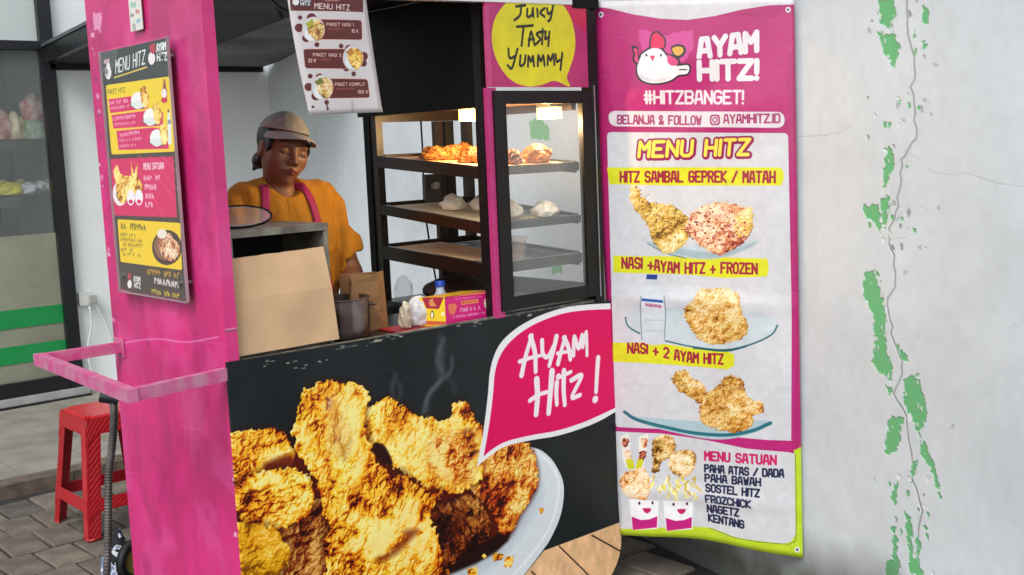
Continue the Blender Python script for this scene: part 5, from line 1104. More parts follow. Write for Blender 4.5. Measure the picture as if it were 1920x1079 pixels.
# scuffs and fold lines of the old vinyl
for q in ([(1150, 400), (1480, 404)], [(1155, 545), (1490, 550)], [(1160, 925), (1490, 940)], [(1150, 720), (1485, 728)]): c.line(q, 3, 'b4b6ba', soft=4, op=.22)
for k in range(60):
    x = rs.uniform(1110, 1490); y = rs.uniform(30, 1000); c.line([(x, y), (x + rs.uniform(4, 30), y + rs.uniform(-1, 1))], .8, 'f0d8e8', op=.18)
c.grain(.04, .05)
for q in ((1128, 28), (1478, 19), (1495, 1030)): c.ell(q, 5, 5.5, 'dfe0e2'); c.ell(q, 2.4, 2.6, '4a4a4c')
m_ban = img_mat('banner_print', cvB, .27, bump=.5, bscale=7, dirt=.04, coat=.2)
nu, nv = 40, 90; vs = []; fs = []
for j in range(nv + 1):
    for i in range(nu + 1):
        s_, t = i / nu, j / nv; p = (BTL * (1 - s_) + BTR * s_) * (1 - t) + (BBL * (1 - s_) + BBR * s_) * t
        wv = .014 * math.sin(s_ * 7.5 + 1.2 * t + .4) * (.35 + .65 * t) + .008 * math.sin(t * 9 + 3 * s_) * math.sin(math.pi * s_) + .004 * math.sin(t * 38 + s_ * 9) * math.exp(-((t - .18) / .1) ** 2) + .009 * math.exp(-((t - .54) / .012) ** 2) + .009 * math.exp(-((t - .91) / .01) ** 2)
        p = p + bn * (wv * math.sin(math.pi * min(1, max(0, .04 + .92 * s_))) + .004) + np.array((0, 0, .012 * math.sin(math.pi * s_ * 1.1 + .3) * (t ** 12)))
        vs.append(p)
for j in range(nv):
    for i in range(nu): a = j * (nu + 1) + i; fs.append((a, a + nu + 1, a + nu + 2, a + 1))
o = pyobj('vinyl_banner', vs, fs, m_ban, None, True); set_uv(o, cvB.uv); md = o.modifiers.new('t', 'SOLIDIFY'); md.thickness = .001
tag(o, 'tall magenta and white vinyl menu banner strung between the booth and the wall', 'banner')

# ------------------------------------------------------------------ the seller
def surface_nets(Fd, xs, ys, zs):
    S = Fd < 0
    n = np.zeros(tuple(k - 1 for k in Fd.shape), np.int8)
    for a in (0, 1):
        for b in (0, 1):
            for c_ in (0, 1): n += S[a:a + n.shape[0], b:b + n.shape[1], c_:c_ + n.shape[2]]
    act = np.argwhere((n > 0) & (n < 8)); idx = -np.ones(n.shape, np.int64); idx[tuple(act.T)] = np.arange(len(act))
    P_ = np.zeros((len(act), 3)); C_ = np.zeros(len(act))
    cs = [(a, b, c_) for a in (0, 1) for b in (0, 1) for c_ in (0, 1)]
    for u in cs:
        for k in range(3):
            if u[k]: continue
            v = list(u); v[k] = 1
            i, j = act + np.array(u), act + np.array(v)
            fi = Fd[tuple(i.T)]; fj = Fd[tuple(j.T)]; m_ = (fi < 0) != (fj < 0)
            t = np.where(m_, fi / np.where(fi == fj, 1, fi - fj), 0)
            pi = np.stack([xs[i[:, 0]], ys[i[:, 1]], zs[i[:, 2]]], 1); pj = np.stack([xs[j[:, 0]], ys[j[:, 1]], zs[j[:, 2]]], 1)
            P_ += np.where(m_[:, None], pi + (pj - pi) * t[:, None], 0); C_ += m_
    P_ /= C_[:, None]
    faces = []
    for k in range(3):
        sl0 = [slice(1, -1)] * 3; sl1 = [slice(1, -1)] * 3; sl0[k] = slice(0, -1); sl1[k] = slice(1, None)
        a = S[tuple(sl0)]; b = S[tuple(sl1)]; e = np.argwhere(a != b); f0 = a[tuple(e.T)]
        o1, o2 = [(1, 2), (2, 0), (0, 1)][k]; base = e + 1; base[:, k] -= 1
        q = []
        for d1, d2 in ((-1, -1), (0, -1), (0, 0), (-1, 0)):
            t = base.copy(); t[:, o1] += d1; t[:, o2] += d2; q.append(idx[tuple(t.T)])
        q = np.stack(q, 1); q[~f0] = q[~f0][:, ::-1]; faces.append(q)
    fc = np.concatenate(faces); return P_, fc[(fc >= 0).all(1)]
class Field:
    def __init__(s, xs, ys, zs):
        s.xs, s.ys, s.zs = [np.asarray(q, np.float32) for q in (xs, ys, zs)]; s.F = np.full((len(xs), len(ys), len(zs)), .2, np.float32)
    def bb(s, lo, hi):
        sl = [];
        for q, a, b in zip((s.xs, s.ys, s.zs), lo, hi):
            i, j = np.searchsorted(q, a), np.searchsorted(q, b)
            if j <= i: return None
            sl.append(slice(i, j))
        return tuple(sl), s.xs[sl[0], None, None], s.ys[None, sl[1], None], s.zs[None, None, sl[2]]
    def put(s, sl, d, k, sub=False):
        A_ = s.F[sl]
        if sub: d = -d; h = np.clip(.5 - .5 * (d - A_) / k, 0, 1); s.F[sl] = A_ * h + d * (1 - h) + k * h * (1 - h) if False else np.maximum(A_, d) + k * .25 * np.clip(1 - np.abs(A_ - d) / k, 0, 1) ** 2
        else: s.F[sl] = np.minimum(A_, d) - k * .25 * np.clip(1 - np.abs(A_ - d) / k, 0, 1) ** 2
    def ell(s, c_, r, Rm=None, k=.02, sub=False):
        c_ = np.array(c_, float); r = np.array(r, float); m_ = r.max() + k + .012; b = s.bb(c_ - m_, c_ + m_)
        if not b: return
        sl, X, Y, Z = b; X = X - c_[0]; Y = Y - c_[1]; Z = Z - c_[2]
        if Rm is not None: Rm = np.array(Rm); X, Y, Z = [X * Rm[0, i] + Y * Rm[1, i] + Z * Rm[2, i] for i in range(3)]
        q = np.sqrt((X / r[0]) ** 2 + (Y / r[1]) ** 2 + (Z / r[2]) ** 2); g = np.sqrt((X / r[0] ** 2) ** 2 + (Y / r[1] ** 2) ** 2 + (Z / r[2] ** 2) ** 2) + 1e-6
        s.put(sl, (q * (q - 1) / g).astype(np.float32), k, sub)
    def cap(s, a, b_, r0, r1, k=.02, sub=False, flat=None):
        a = np.array(a, float); b_ = np.array(b_, float); m_ = max(r0, r1) + k + .012; bb_ = s.bb(np.minimum(a, b_) - m_, np.maximum(a, b_) + m_)
        if not bb_: return
        sl, X, Y, Z = bb_; e = b_ - a; t = np.clip(((X - a[0]) * e[0] + (Y - a[1]) * e[1] + (Z - a[2]) * e[2]) / (e @ e + 1e-9), 0, 1)
        fx = flat if flat else 1
        d = np.sqrt((X - a[0] - e[0] * t) ** 2 + ((Y - a[1] - e[1] * t) * fx) ** 2 + (Z - a[2] - e[2] * t) ** 2) - (r0 + (r1 - r0) * t)
        s.put(sl, d.astype(np.float32), k, sub)
    def mesh(s): return surface_nets(s.F, s.xs, s.ys, s.zs)
def grid(*segs):
    o = [np.array([segs[0][0]])]
    for a, b, st in segs: n_ = max(1, int(round((b - a) / st))); o.append(np.linspace(a, b, n_ + 1)[1:])
    return np.concatenate(o)
HX, HY, HZ = .557, .60, 1.510
hp, hr_, hy = RAD(9), RAD(13), RAD(4)
# head frame: x her left, y forward, z up
Fw = np.array((-math.sin(hy), -math.cos(hy), 0)); Up = np.array((0, 0, 1.)); Lf = np.cross(Fw, Up)
Lf = -Lf if Lf[0] < 0 else Lf
Rt = Matrix.Rotation(-hp, 3, Vector(np.cross(Fw, Up)).normalized()) if False else None
def rotm(ax, a): return np.array(Matrix.Rotation(a, 3, Vector(ax)))
side = np.cross(Up, Fw); side = nrm(side)
R1 = rotm(side, hp); Fw2 = R1 @ Fw; Up2 = R1 @ Up
if Fw2[2] > 0: R1 = rotm(side, -hp); Fw2 = R1 @ Fw; Up2 = R1 @ Up
R2 = rotm(Fw2, hr_)
if (R2 @ Up2)[0] < Up2[0]: R2 = rotm(Fw2, -hr_)
Up3 = R2 @ Up2; Lf3 = nrm(np.cross(Up3, Fw2)); Lf3 = Lf3 if Lf3[0] > 0 else -Lf3
HM = np.stack([Lf3, Fw2, Up3], 1)                      # head -> world
HO = np.array((HX, HY, HZ))
def h(x, y, z): return HO + HM @ np.array((x, y, z), float)
fld = Field(grid((.22, .48, .007), (.48, .69, .0028), (.69, .98, .007)), grid((.22, .44, .006), (.44, .70, .003), (.70, .86, .008)), grid((G - .02, .94, .014), (.94, 1.36, .006), (1.36, 1.68, .0028)))
E_ = lambda c_, r, k=.02, sub=False: fld.ell(h(*c_), r, HM, k, sub)
K_ = lambda a, b, r0, r1, k=.02, sub=False: fld.cap(h(*a), h(*b), r0, r1, k, sub)
E_((0, -.018, .045), (.074, .090, .084), .01)
E_((0, .024, -.005), (.067, .060, .080), .03); E_((0, .024, -.056), (.050, .054, .044), .03)
for s_ in (-1, 1):
    E_((s_ * .040, .048, -.020), (.023, .024, .024), .03)
    E_((s_ * .047, .010, -.038), (.014, .028, .032), .02)
E_((0, .068, -.090), (.018, .015, .014), .02)
K_((-.038, .072, .030), (.038, .072, .030), .011, .011, .018)
for s_ in (-1, 1):
    E_((s_ * .030, .096, .008), (.019, .016, .012), .014, True)
    E_((s_ * .031, .066, .007), (.0165, .0155, .0115), .006)
K_((0, .080, .022), (0, .094, -.018), .0075, .010, .012); E_((0, .100, -.023), (.0115, .012, .0095), .010)
for s_ in (-1, 1): E_((s_ * .0135, .092, -.027), (.0075, .0095, .0075), .006); E_((s_ * .007, .102, -.034), (.0035, .005, .003), .003, True)
E_((0, .071, -.056), (.034, .015, .020), .02)
for s_ in (-1, 1): K_((0, .0945, -.050), (s_ * .027, .078, -.056), .0050, .0030, .005); K_((0, .0925, -.0605), (s_ * .023, .079, -.0595), .0062, .0032, .005)
for s_ in (-1, 1): K_((0, .103, -.0550), (s_ * .028, .084, -.0575), .0026, .0018, .0025, True)
for s_ in (-1, 1): E_((s_ * .074, -.012, -.004), (.008, .019, .031), .008); E_((s_ * .084, -.008, .0), (.006, .010, .017), .005, True)
neckb = np.array((.552, .640, 1.355))
fld.cap(h(0, -.025, -.035), neckb, .046, .054, .03)
# torso, arms, legs
SHr, SHl = np.array((.40, .64, 1.335)), np.array((.735, .64, 1.325))
fld.cap(SHr + (.03, 0, .0), SHl - (.03, 0, .0), .052, .052, .03); fld.ell((.575, .64, 1.22), (.155, .095, .15), None, .04); fld.ell((.575, .645, 1.02), (.145, .10, .16), None, .05); fld.ell((.575, .65, .86), (.165, .115, .12), None, .05)
ELr, WRr = np.array((.365, .60, 1.08)), np.array((.43, .40, 1.02)); ELl, WRl = np.array((.785, .585, 1.075)), np.array((.655, .385, 1.01))
for S_, El, Wr in ((SHr, ELr, WRr), (SHl, ELl, WRl)): fld.cap(S_, El, .050, .041, .03); fld.cap(El, Wr, .040, .027, .02)
for s_ in (-1, 1):
    fld.cap((.575 + s_ * .085, .65, .84), (.575 + s_ * .09, .64, .38), .082, .055, .04); fld.cap((.575 + s_ * .09, .64, .38), (.575 + s_ * .09, .66, -.05), .053, .036, .03)
    fld.cap((.575 + s_ * .09, .66, -.07), (.575 + s_ * .1, .55, -.09), .032, .026, .03)
def hand(W, dirv, thumbside):
    d = nrm(dirv); up_ = np.array((0, 0, 1.)); sd_ = nrm(np.cross(d, up_)) * thumbside; dn = nrm(np.cross(sd_, d)); dn = dn if dn[2] < 0 else -dn
    pc = W + d * .045; fld.ell(pc, (.038, .038, .016), np.stack([sd_, d * 1.0, dn], 1), .012)
    for i, (o_, L) in enumerate(((.027, .066), (.010, .074), (-.009, .070), (-.026, .056))):
        a = W + d * .075 + sd_ * o_; b = a + d * L * .45 + dn * .006 + sd_ * o_ * .12; e = b + d * L * .28 + dn * L * .28; g = e + d * L * .06 + dn * L * .28
        fld.cap(a - d * .02, b, .0095, .0085, .004); fld.cap(b, e, .0085, .008, .002); fld.cap(e, g, .008, .007, .002)
    a = W + d * .02 + sd_ * .026; b = a + d * .028 + sd_ * .022 + dn * .008; fld.cap(a, b, .013, .011, .008); fld.cap(b, b + d * .026 + dn * .010, .0105, .0085, .003)
hand(WRr, WRr - ELr, 1 if np.cross(nrm(WRr - ELr), (0, 0, 1))[0] > 0 else -1); hand(WRl, WRl - ELl, 1 if np.cross(nrm(WRl - ELl), (0, 0, 1))[0] < 0 else -1)
vs, fs = fld.mesh()
person = empty('person', (.575, .64, G), 'person in grey cap and orange t-shirt with magenta apron behind the counter', 'person')
loc = (vs - HO) @ HM
m_skin = mat('skin', '855a42', .5, var=.05, scale=6, bump=.12, bscale=140, dist=.001)
nt_ = m_skin.node_tree; bs_ = nt_.nodes['Principled BSDF']; bs_.inputs['Subsurface Weight'].default_value = .12; bs_.inputs['Subsurface Radius'].default_value = (.01, .004, .002)
at = nt_.nodes.new('ShaderNodeAttribute'); at.attribute_name = 'tone'
mxn = nt_.nodes.new('ShaderNodeMix'); mxn.data_type = 'RGBA'; mxn.blend_type = 'MULTIPLY'; mxn.inputs[0].default_value = 1
nt_.links.new(bs_.inputs['Base Color'].links[0].from_socket, mxn.inputs[6]); nt_.links.new(at.outputs['Color'], mxn.inputs[7]); nt_.links.new(mxn.outputs[2], bs_.inputs['Base Color'])
o = pyobj('body', vs, fs.tolist(), m_skin, person, True)
tone = np.ones((len(vs), 4), np.float32)
def seg(p0, p1): 
    a, b = np.array(p0), np.array(p1); e = b - a; t = np.clip(((loc - a) @ e) / (e @ e), 0, 1); return np.linalg.norm(loc - a - e * t[:, None], axis=1)
def paint(d, r0, r1, col):
    k = np.clip((r1 - d) / (r1 - r0), 0, 1)[:, None]; tone[:, :3] = tone[:, :3] * (1 - k) + tone[:, :3] * np.array(col) * k
for s_ in (-1, 1):
    paint(np.minimum(seg((s_ * .019, .088, .036), (s_ * .034, .086, .041)), seg((s_ * .034, .086, .041), (s_ * .052, .068, .034))),   .0030, .0066, (.25, .22, .22))
    paint(np.minimum(seg((s_ * .016, .082, .000), (s_ * .031, .084, -.003)), seg((s_ * .031, .084, -.003), (s_ * .047, .072, .001))), .0022, .0050, (.16, .13, .13))
    paint(np.minimum(seg((s_ * .016, .084, .016), (s_ * .031, .084, .018)), seg((s_ * .031, .084, .018), (s_ * .047, .072, .013))), .001, .0035, (.6, .55, .52))
    paint(np.minimum(seg((0, .099, -.051), (s_ * .026, .081, -.0565)), seg((0, .099, -.061), (s_ * .022, .082, -.060))), .004, .0085, (.86, .52, .50))
    paint(seg((0, .098, -.0555), (s_ * .027, .081, -.058)), .0012, .0032, (.35, .25, .25))
    paint(seg((s_ * .0075, .104, -.035), (s_ * .0078, .100, -.034)), .002, .0045, (.35, .28, .28))
ca = o.data.color_attributes.new('tone', 'FLOAT_COLOR', 'POINT'); ca.data.foreach_set('color', tone.ravel())
def smooth_obj(o, it=2, fac=.5):
    md = o.modifiers.new('s', 'SMOOTH'); md.iterations = it; md.factor = fac
# hair
fh = Field(grid((.44, .73, .0045)), grid((.44, .76, .0045)), grid((1.38, 1.68, .0045)))
fh.ell(h(0, -.024, .040), (.0805, .094, .090), HM, .01)
for s_ in (-1, 1): fh.ell(h(s_ * .070, .026, .018), (.010, .026, .030), HM, .012)
fh.ell(h(0, .120, -.02), (.085, .088, .082), HM, .012, True); fh.ell(h(-.0, -.05, -.115), (.09, .09, .065), HM, .01, True)
for s_ in (-1, 1): fh.ell(h(s_ * .088, .002, -.008), (.020, .026, .036), HM, .006, True)
fh.ell(h(-.030, -.088, -.048), (.027, .028, .030), HM, .012); fh.cap(h(-.032, -.095, -.06), h(-.036, -.108, -.085), .016, .006, .01)
v2, f2 = fh.mesh(); m_hair = mat('black_hair', '120e0e', .4, var=.3, scale=30, bump=.6, bscale=90)
obj_h = pyobj('hair', v2, f2.tolist(), m_hair, person, True)
bm = bmesh.new(); bmesh.ops.create_uvsphere(bm, u_segments=10, v_segments=8, radius=.0035)
for v in bm.verts: v.co += Vector(h(-.083, -.006, -.038))
obj('earring', bm, m_steel, person, smooth='all')
# cap
m_cap = mat('cap_cloth', 'a3a09b', .9, var=.12, scale=14, bump=.6, bscale=45, dist=.006)
m_brim = mat('cap_brim_cloth', 'b4b3b0', .85, var=.08, scale=9, bump=.3, bscale=260, dist=.002)
capo = tag(empty('cap', tuple(h(0, 0, .1)))); capo.parent = person; capo.matrix_parent_inverse = world_of(person).inverted()
R_c = np.array((.0845, .103, .104)); cz0 = .062; vs = []; fs = []
NU, NV = 48, 16
def cap_rim(t):                                     # rim dips at the back
    return cz0 + .010 * math.sin(t) + .004
for j in range(NV + 1):
    for i in range(NU):
        t = 2 * math.pi * i / NU; z0 = cap_rim(t) - .03; ph0 = math.asin(max(-1, min(1, z0 / R_c[2]))); ph = ph0 + (math.pi / 2 - ph0) * j / NV
        rr = 1 + .010 * math.cos(6 * t + .3) ** 8 * -1 * (j < NV) + .012 * mnoise.noise(Vector((math.cos(t) * 2, math.sin(t) * 2, ph * 2)))
        vs.append(h(R_c[0] * math.cos(ph) * math.cos(t) * rr, -.016 + R_c[1] * math.cos(ph) * math.sin(t) * rr, .028 + R_c[2] * math.sin(ph) * rr * (1.0 - .06 * (math.sin(t) < -.2))))
for j in range(NV):
    for i in range(NU): a = j * NU + i; b = j * NU + (i + 1) % NU; fs.append((a, b, b + NU, a + NU))
o = pyobj('crown', vs, fs, m_cap, capo, True); md = o.modifiers.new('t', 'SOLIDIFY'); md.thickness = .002; md.offset = -1
vs = []; fs = []; NU, NV = 28, 10
for j in range(NV + 1):
    for i in range(NU + 1):
        t = RAD(20) + RAD(140) * i / NU; q = j / NV
        s1 = math.sin(math.pi * i / NU) ** .55
        x = R_c[0] * math.cos(t) * (1 + .10 * q); y = -.016 + R_c[1] * math.sin(t) + .062 * q * s1
        z = cap_rim(t) - .006 - .012 * q * s1 - .026 * (x / R_c[0]) ** 2 * (.35 + .65 * q)
        vs.append(h(x, y, z))
for j in range(NV):
    for i in range(NU): a = j * (NU + 1) + i; fs.append((a, a + 1, a + NU + 2, a + NU + 1))
o = pyobj('brim', vs, fs, m_brim, capo, True); md = o.modifiers.new('t', 'SOLIDIFY'); md.thickness = .003; md.offset = 0
# t-shirt
ft_ = Field(grid((.22, .95, .005)), grid((.44, .84, .005)), grid((.70, 1.46, .005)))
ft_.cap(SHr + (.03, 0, .004), SHl + (-.03, 0, .004), .060, .060, .05); ft_.cap(SHr + (.07, 0, .018), SHl + (-.07, 0, .018), .062, .062, .05); ft_.ell((.575, .63, 1.22), (.178, .118, .17), None, .05); ft_.ell((.575, .645, 1.0), (.175, .125, .2), None, .06); ft_.ell((.575, .65, .85), (.19, .13, .14), None, .05)
ft_.cap((.555, .638, 1.33), (.553, .632, 1.385), .085, .066, .03)
for S_, El in ((SHr, ELr), (SHl, ELl)):
    e = El - S_; sg = 1 if S_[0] > .6 else -1; T_ = S_ + e * .97 + (sg * .018, 0, 0); ft_.cap(S_ + (0, 0, .004), T_, .052, .062, .05); T2 = S_ + e * .78
    X = ft_.xs[:, None, None]; Y = ft_.ys[None, :, None]; Z = ft_.zs[None, None, :]; u_ = nrm(e + np.array((sg * .05, 0, 0)))
    pl2 = ((X - T2[0]) * u_[0] + (Y - T2[1]) * u_[1] + (Z - T2[2]) * u_[2])
    near = ((X - T2[0]) ** 2 + (Y - T2[1]) ** 2 + (Z - T2[2]) ** 2) < .14 ** 2
    near = near & (np.abs(X - .575) > .172)
    ft_.F = np.where(near, np.maximum(ft_.F, pl2), ft_.F).astype(np.float32)
ft_.ell((.553, .575, 1.425), (.066, .085, .068), None, .012, True)
ft_.F[:, :, ft_.zs < .76] = .1
v3, f3 = ft_.mesh()
v3 = v3.copy(); P3 = v3
# cloth folds: drape lines running down from the shoulders and across the sleeves
nn3 = np.zeros_like(v3)
tri = v3[f3]; fn_ = np.cross(tri[:, 2] - tri[:, 0], tri[:, 3] - tri[:, 1])
for k in range(4): np.add.at(nn3, f3[:, k], fn_)
nn3 /= np.linalg.norm(nn3, axis=1)[:, None] + 1e-9
xx_ = v3[:, 0] - .575; zz_ = v3[:, 2]
fold = .008 * np.sin(xx_ * 95 + fbm(zz_ * 9, xx_ * 6, 3, 2) * 7) * np.clip((1.40 - zz_) * 6, .2, 1) * (fbm(xx_ * 8 + 9, zz_ * 5, 2, 5) > .32) * np.clip(np.abs(xx_) * 8, .35, 1) + .006 * np.sin((np.abs(xx_) * 55 - zz_ * 48) + fbm(xx_ * 7, zz_ * 12, 3, 9) * 6) * np.clip((np.abs(xx_) - .10) * 9, 0, 1) + (fbm(xx_ * 22 + 30, zz_ * 16, 3, 8) - .5) * .008
v3 = v3 + nn3 * fold[:, None]
m_tee = mat('orange_cotton', 'b87d16', .85, var=.05, scale=12, bump=.25, bscale=200, dist=.002)
tee = pyobj('t_shirt', v3, f3.tolist(), m_tee, person, True); smooth_obj(tee, 5)
n_ = m_tee.node_tree; mp = n_.nodes.new('ShaderNodeMapping'); mp.inputs['Scale'].default_value = (1, 1, .16); tcn = [q for q in n_.nodes if q.type == 'TEX_COORD'][0]
n_.links.new(tcn.outputs['Object'], mp.inputs[0]); wn_ = n_.nodes.new('ShaderNodeTexNoise'); wn_.inputs['Scale'].default_value = 22; wn_.inputs['Detail'].default_value = 3; wn_.inputs['Distortion'].default_value = .6
n_.links.new(mp.outputs[0], wn_.inputs['Vector']); b2_ = n_.nodes.new('ShaderNodeBump'); b2_.inputs['Strength'].default_value = .5; b2_.inputs['Distance'].default_value = .02
n_.links.new(wn_.outputs['Fac'], b2_.inputs['Height']); n_.links.new(b2_.outputs[0], n_.nodes['Principled BSDF'].inputs['Normal'])
# neck ribbing follows the collar
# apron: straps and bib laid on the shirt
bvh = BVHTree.FromPolygons([Vector(v) for v in v3], f3.tolist())
def drop(x, z, off=.004):
    hit = bvh.ray_cast(Vector((x, -.5, z)), Vector((0, 1, 0)))
    return (x, (hit[0].y if hit[0] else .58) - off, z)
m_apr = mat('magenta_apron', 'a81f63', .7, var=.08, scale=12, bump=.3, bscale=120, dist=.003)
apr = empty('apron', (.575, .5, 1.1)); apr.parent = person; apr.matrix_parent_inverse = world_of(person).inverted()
for s_, xs_ in ((-1, ((.470, 1.402), (.460, 1.36), (.452, 1.31), (.450, 1.25))), (1, ((.606, 1.402), (.616, 1.36), (.622, 1.31), (.626, 1.25)))):
    vs = []; fs = []; path = smooth_path([(a, 0, b) for a, b in xs_], 6)
    for k, p in enumerate(path):
        for w_ in (-.014, -.005, .005, .014):
            vs.append(drop(p[0] + w_, p[2]))
    for k in range(len(path) - 1):
        for m_ in range(3): a = k * 4 + m_; fs.append((a, a + 1, a + 5, a + 4))
    o = pyobj('apron_strap', vs, fs, m_apr, apr, True); md = o.modifiers.new('t', 'SOLIDIFY'); md.thickness = .002
vs = []; fs = []
for j in range(21):
    z = 1.255 - j * .024
    for i in range(19):
        hw = .105 + .05 * min(1, max(0, (1.2 - z) * 6)); vs.append(drop(.540 + hw * (i / 9 - 1), z, .007 + .002 * math.sin(i * 1.3)))
for j in range(20):
    for i in range(18): a = j * 19 + i; fs.append((a, a + 19, a + 20, a + 1))
o = pyobj('apron_bib', vs, fs, m_apr, apr, True); md = o.modifiers.new('t', 'SOLIDIFY'); md.thickness = .002
# trousers, shoes
fp = Field(grid((.34, .81, .009)), grid((.5, .8, .009)), grid((-.08, .86, .012)))
fp.ell((.575, .65, .80), (.18, .13, .10), None, .05)
for s_ in (-1, 1): fp.cap((.575 + s_ * .085, .65, .82), (.575 + s_ * .09, .64, .38), .095, .075, .04); fp.cap((.575 + s_ * .09, .64, .38), (.575 + s_ * .09, .66, -.04), .073, .060, .03)
v4, f4 = fp.mesh(); pyobj('trousers', v4, f4.tolist(), mat('dark_denim', '1f2430', .85, var=.1, bump=.2), person, True)
for s_ in (-1, 1):
    fs_ = Field(grid((.40, .76, .006)), grid((.46, .76, .006)), grid((-.14, .0, .006))); fs_.cap((.575 + s_ * .09, .67, -.078), (.575 + s_ * .1, .545, -.086), .042, .036, .02); fs_.F[:, :, fs_.zs < G + .002] = .1
    v5, f5 = fs_.mesh(); pyobj('sandal', v5, f5.tolist(), mat('black_rubber_shoe', '16161a', .6, bump=.1), person, True)

# ------------------------------------------------------------------ red stool, hose, cloth
m_red = mat('red_plastic_weave', 'a8121f', .42, var=.06, scale=6, bump=0, coat=.2)
n_ = m_red.node_tree; b_ = n_.nodes['Principled BSDF']; tc = n_.nodes['Texture Coordinate'] if 'Texture Coordinate' in n_.nodes else None
m_redtop = mat('red_plastic_top', 'c8242c', .35, var=.06, scale=14, bump=.12, bscale=70, coat=.2)
Sx, Sy, Sb = .50, 2.20, .205; zs_ = .405; St = .150
stool = empty('stool', (Sx, Sy, G), 'red plastic stool with woven pattern beside the pink side panel', 'stool', rz=0)
def sq(z): return St + (Sb - St) * (zs_ - z) / (zs_ - G)
def weave(bm, A_, B_, C_, D_, nu, nv, n, amp=.0012):
    """strip A-B (bottom) to D-C (top) with diamond weave relief"""
    A_, B_, C_, D_ = map(np.array, (A_, B_, C_, D_)); rows = []
    for j in range(nv + 1):
        r_ = []
        for i in range(nu + 1):
            s1, t1 = i / nu, j / nv; p = (A_ * (1 - s1) + B_ * s1) * (1 - t1) + (D_ * (1 - s1) + C_ * s1) * t1
            e = amp * (1 if (i + j) % 2 else -1) if 0 < i < nu and 0 < j < nv else 0
            r_.append(bm.verts.new(tuple(p + np.array(n) * e)))
        rows.append(r_)
    for a, b in zip(rows, rows[1:]):
        for i in range(nu): bm.faces.new((a[i], a[i + 1], b[i + 1], b[i]))
lw = .062
for cx, cy in ((-1, -1), (1, -1), (1, 1), (-1, 1)):
    bm = bmesh.new(); zt3 = zs_ - .055; zb3 = G; f = lambda z: (Sx + cx * sq(z), Sy + cy * sq(z))
    (xb, yb), (xt, yt) = f(zb3), f(zt3)
    weave(bm, (xb, yb, zb3), (xb - cx * lw * .85, yb, zb3), (xt - cx * lw, yt, zt3), (xt, yt, zt3), 5, 34, (0, cy, 0))
    weave(bm, (xb, yb, zb3), (xb, yb - cy * lw * .85, zb3), (xt, yt - cy * lw, zt3), (xt, yt, zt3), 5, 34, (cx, 0, 0))
    o = obj('leg', bm, m_red, stool); md = o.modifiers.new('t', 'SOLIDIFY'); md.thickness = .004; md.offset = 0
    bm = bmesh.new(); tube(bm, [(xb, yb, G + .006), (xb - cx * lw * .9, yb, G + .006)], .006, 8); tube(bm, [(xb, yb, G + .006), (xb, yb - cy * lw * .9, G + .006)], .006, 8); obj('foot_rim', bm, m_red, stool, smooth='all')
def side_piece(name, z0, z1, arch):
    for ax, sg in ((0, -1), (0, 1), (1, -1), (1, 1)):
        bm = bmesh.new(); n3 = 26; rows = []
        for j in range(7):
            r_ = []
            for i in range(n3 + 1):
                s1 = i / n3 * 2 - 1; zl = z0 + (arch * (max(0, abs(s1) - .62) / .38) ** 2 * -1 if arch else 0); z = zl + (z1 - zl) * j / 6; q = sq(z) + (.0018 if (i + j) % 2 and 0 < j < 6 else 0)
                u_ = s1 * (sq(z) - .0); p = (Sx + u_, Sy + sg * q, z) if ax else (Sx + sg * q, Sy + u_, z); r_.append(bm.verts.new(p))
            rows.append(r_)
        for a, b in zip(rows, rows[1:]):
            for i in range(n3): bm.faces.new((a[i], a[i + 1], b[i + 1], b[i]))
        o = obj(name, bm, m_red, stool); md = o.modifiers.new('t', 'SOLIDIFY'); md.thickness = .004; md.offset = -1
side_piece('apron_band', zs_ - .075, zs_ - .004, .05)
side_piece('stretcher', .0, .055, .035)
bm = bmesh.new(); box(bm, (Sx - St - .003, Sy - St - .003, zs_ - .012), (Sx + St + .003, Sy + St + .003, zs_ + .004))
ed = [e for e in bm.edges if abs(e.verts[0].co.z - e.verts[1].co.z) > .005]; bmesh.ops.bevel(bm, geom=ed, offset=.03, segments=6, affect='EDGES')
ed = [e for e in bm.edges if all(v.co.z > zs_ for v in e.verts)]; bmesh.ops.bevel(bm, geom=ed, offset=.006, segments=3, affect='EDGES')
obj('seat', bm, m_redtop, stool, smooth=True)
hose = empty('flexible_hose', tuple(onx(205, 760, .03)), 'grey corrugated hose hanging behind the pink side panel', 'hose')
m_hose = mat('hose_grey', '6e6a66', .45, .4, var=.25, scale=20, bump=.1)
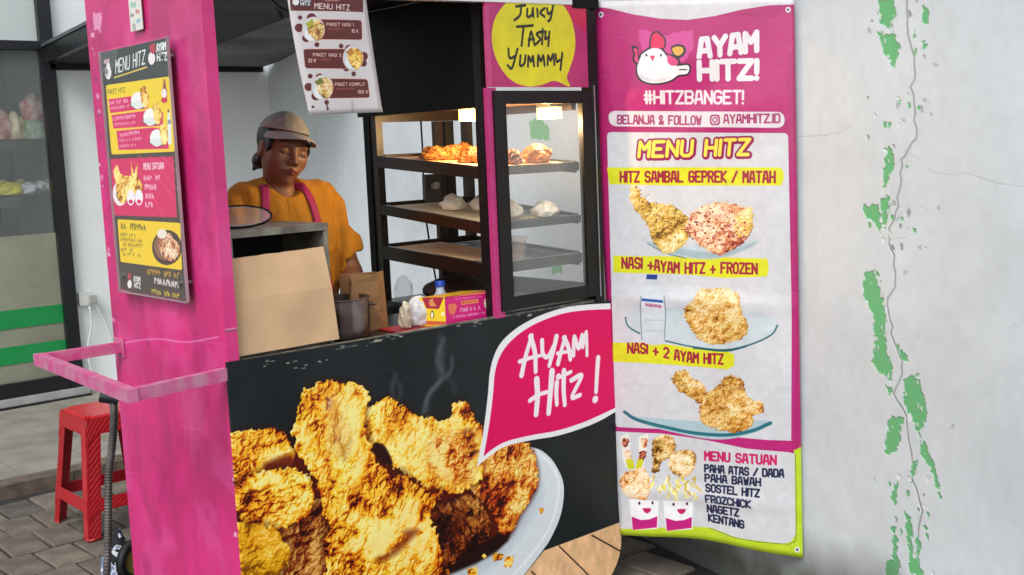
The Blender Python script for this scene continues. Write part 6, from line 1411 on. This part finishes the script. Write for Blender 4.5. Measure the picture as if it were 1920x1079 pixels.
path = smooth_path([ony(212, 752, .88), ony(214, 775, .88), ony(211, 830, .9), ony(204, 890, .92), ony(203, 960, .92), ony(202, 1030, .92), ony(198, 1110, .93), (-.06, .95, G + .012)], 36)
bm = bmesh.new(); tube(bm, path, .013, 12, rs=[.0135 if i % 3 else .0105 for i in range(len(path))]); obj('corrugated_tube', bm, m_hose, hose, smooth='all')
a_ = ony(188, 743, .9); b_ = ony(222, 748, .87)
bm = bmesh.new(); tube(bm, [a_, b_], .021, 16); obj('connector', bm, mat('connector_dark', '34363a', .4, .4), hose, smooth=True)
cvC = Canvas(onx, (0, 0, 0), (1, 0, 0), (0, 1, 0), 1, 1, 256, 'cfd2d8')
Yg, Xg = np.mgrid[0:256, 0:256]; wv_ = fbm(Xg / 22, Yg / 22, 4, 5); cvC.a[wv_ > .52] = (.08, .09, .13); cvC.a[(wv_ < .40)] = (.45, .52, .66)
p = ony(222, 1000, 1.02)
cl = pouch('cloth_bundle', (p[0] - .005, 1.02, G), .060, .075, .21, img_mat('patterned_cloth', cvC, .85, bump=.6, bscale=14, dirt=.1), 'bundle of black and white patterned cloth on the ground by the hose', 'cloth', seed=3, wob=.3, pinch=.4)
set_uv(cl, lambda v: ((v.x * 5 + v.z * 2) % 1, (v.z * 4 + v.y * 2) % 1))
q = ony(236, 1050, .93)
wh = empty('rubber_tyre', (q[0] + .02, .93, G), 'small black rubber tyre leaning behind the pink side panel', 'tyre')
bm = bmesh.new(); cen = Vector((q[0] + .035, .93, q[2] - .01)); rr = .062
tube(bm, [cen + Vector((rr * math.cos(t), .3 * rr * math.cos(t), rr * math.sin(t))) for t in np.linspace(0, 2 * math.pi, 33)], .016, 10, caps=False); obj('tyre', bm, mat('tyre_rubber', '101012', .6, bump=.2), wh, smooth='all')
bm = bmesh.new(); tube(bm, [cen + Vector((0, -.012, 0)), cen + Vector((0, .012, 0))], .046, 24); obj('rim', bm, mat('yellowish_rim', '8c7f3c', .5, bump=.1), wh, smooth=True)
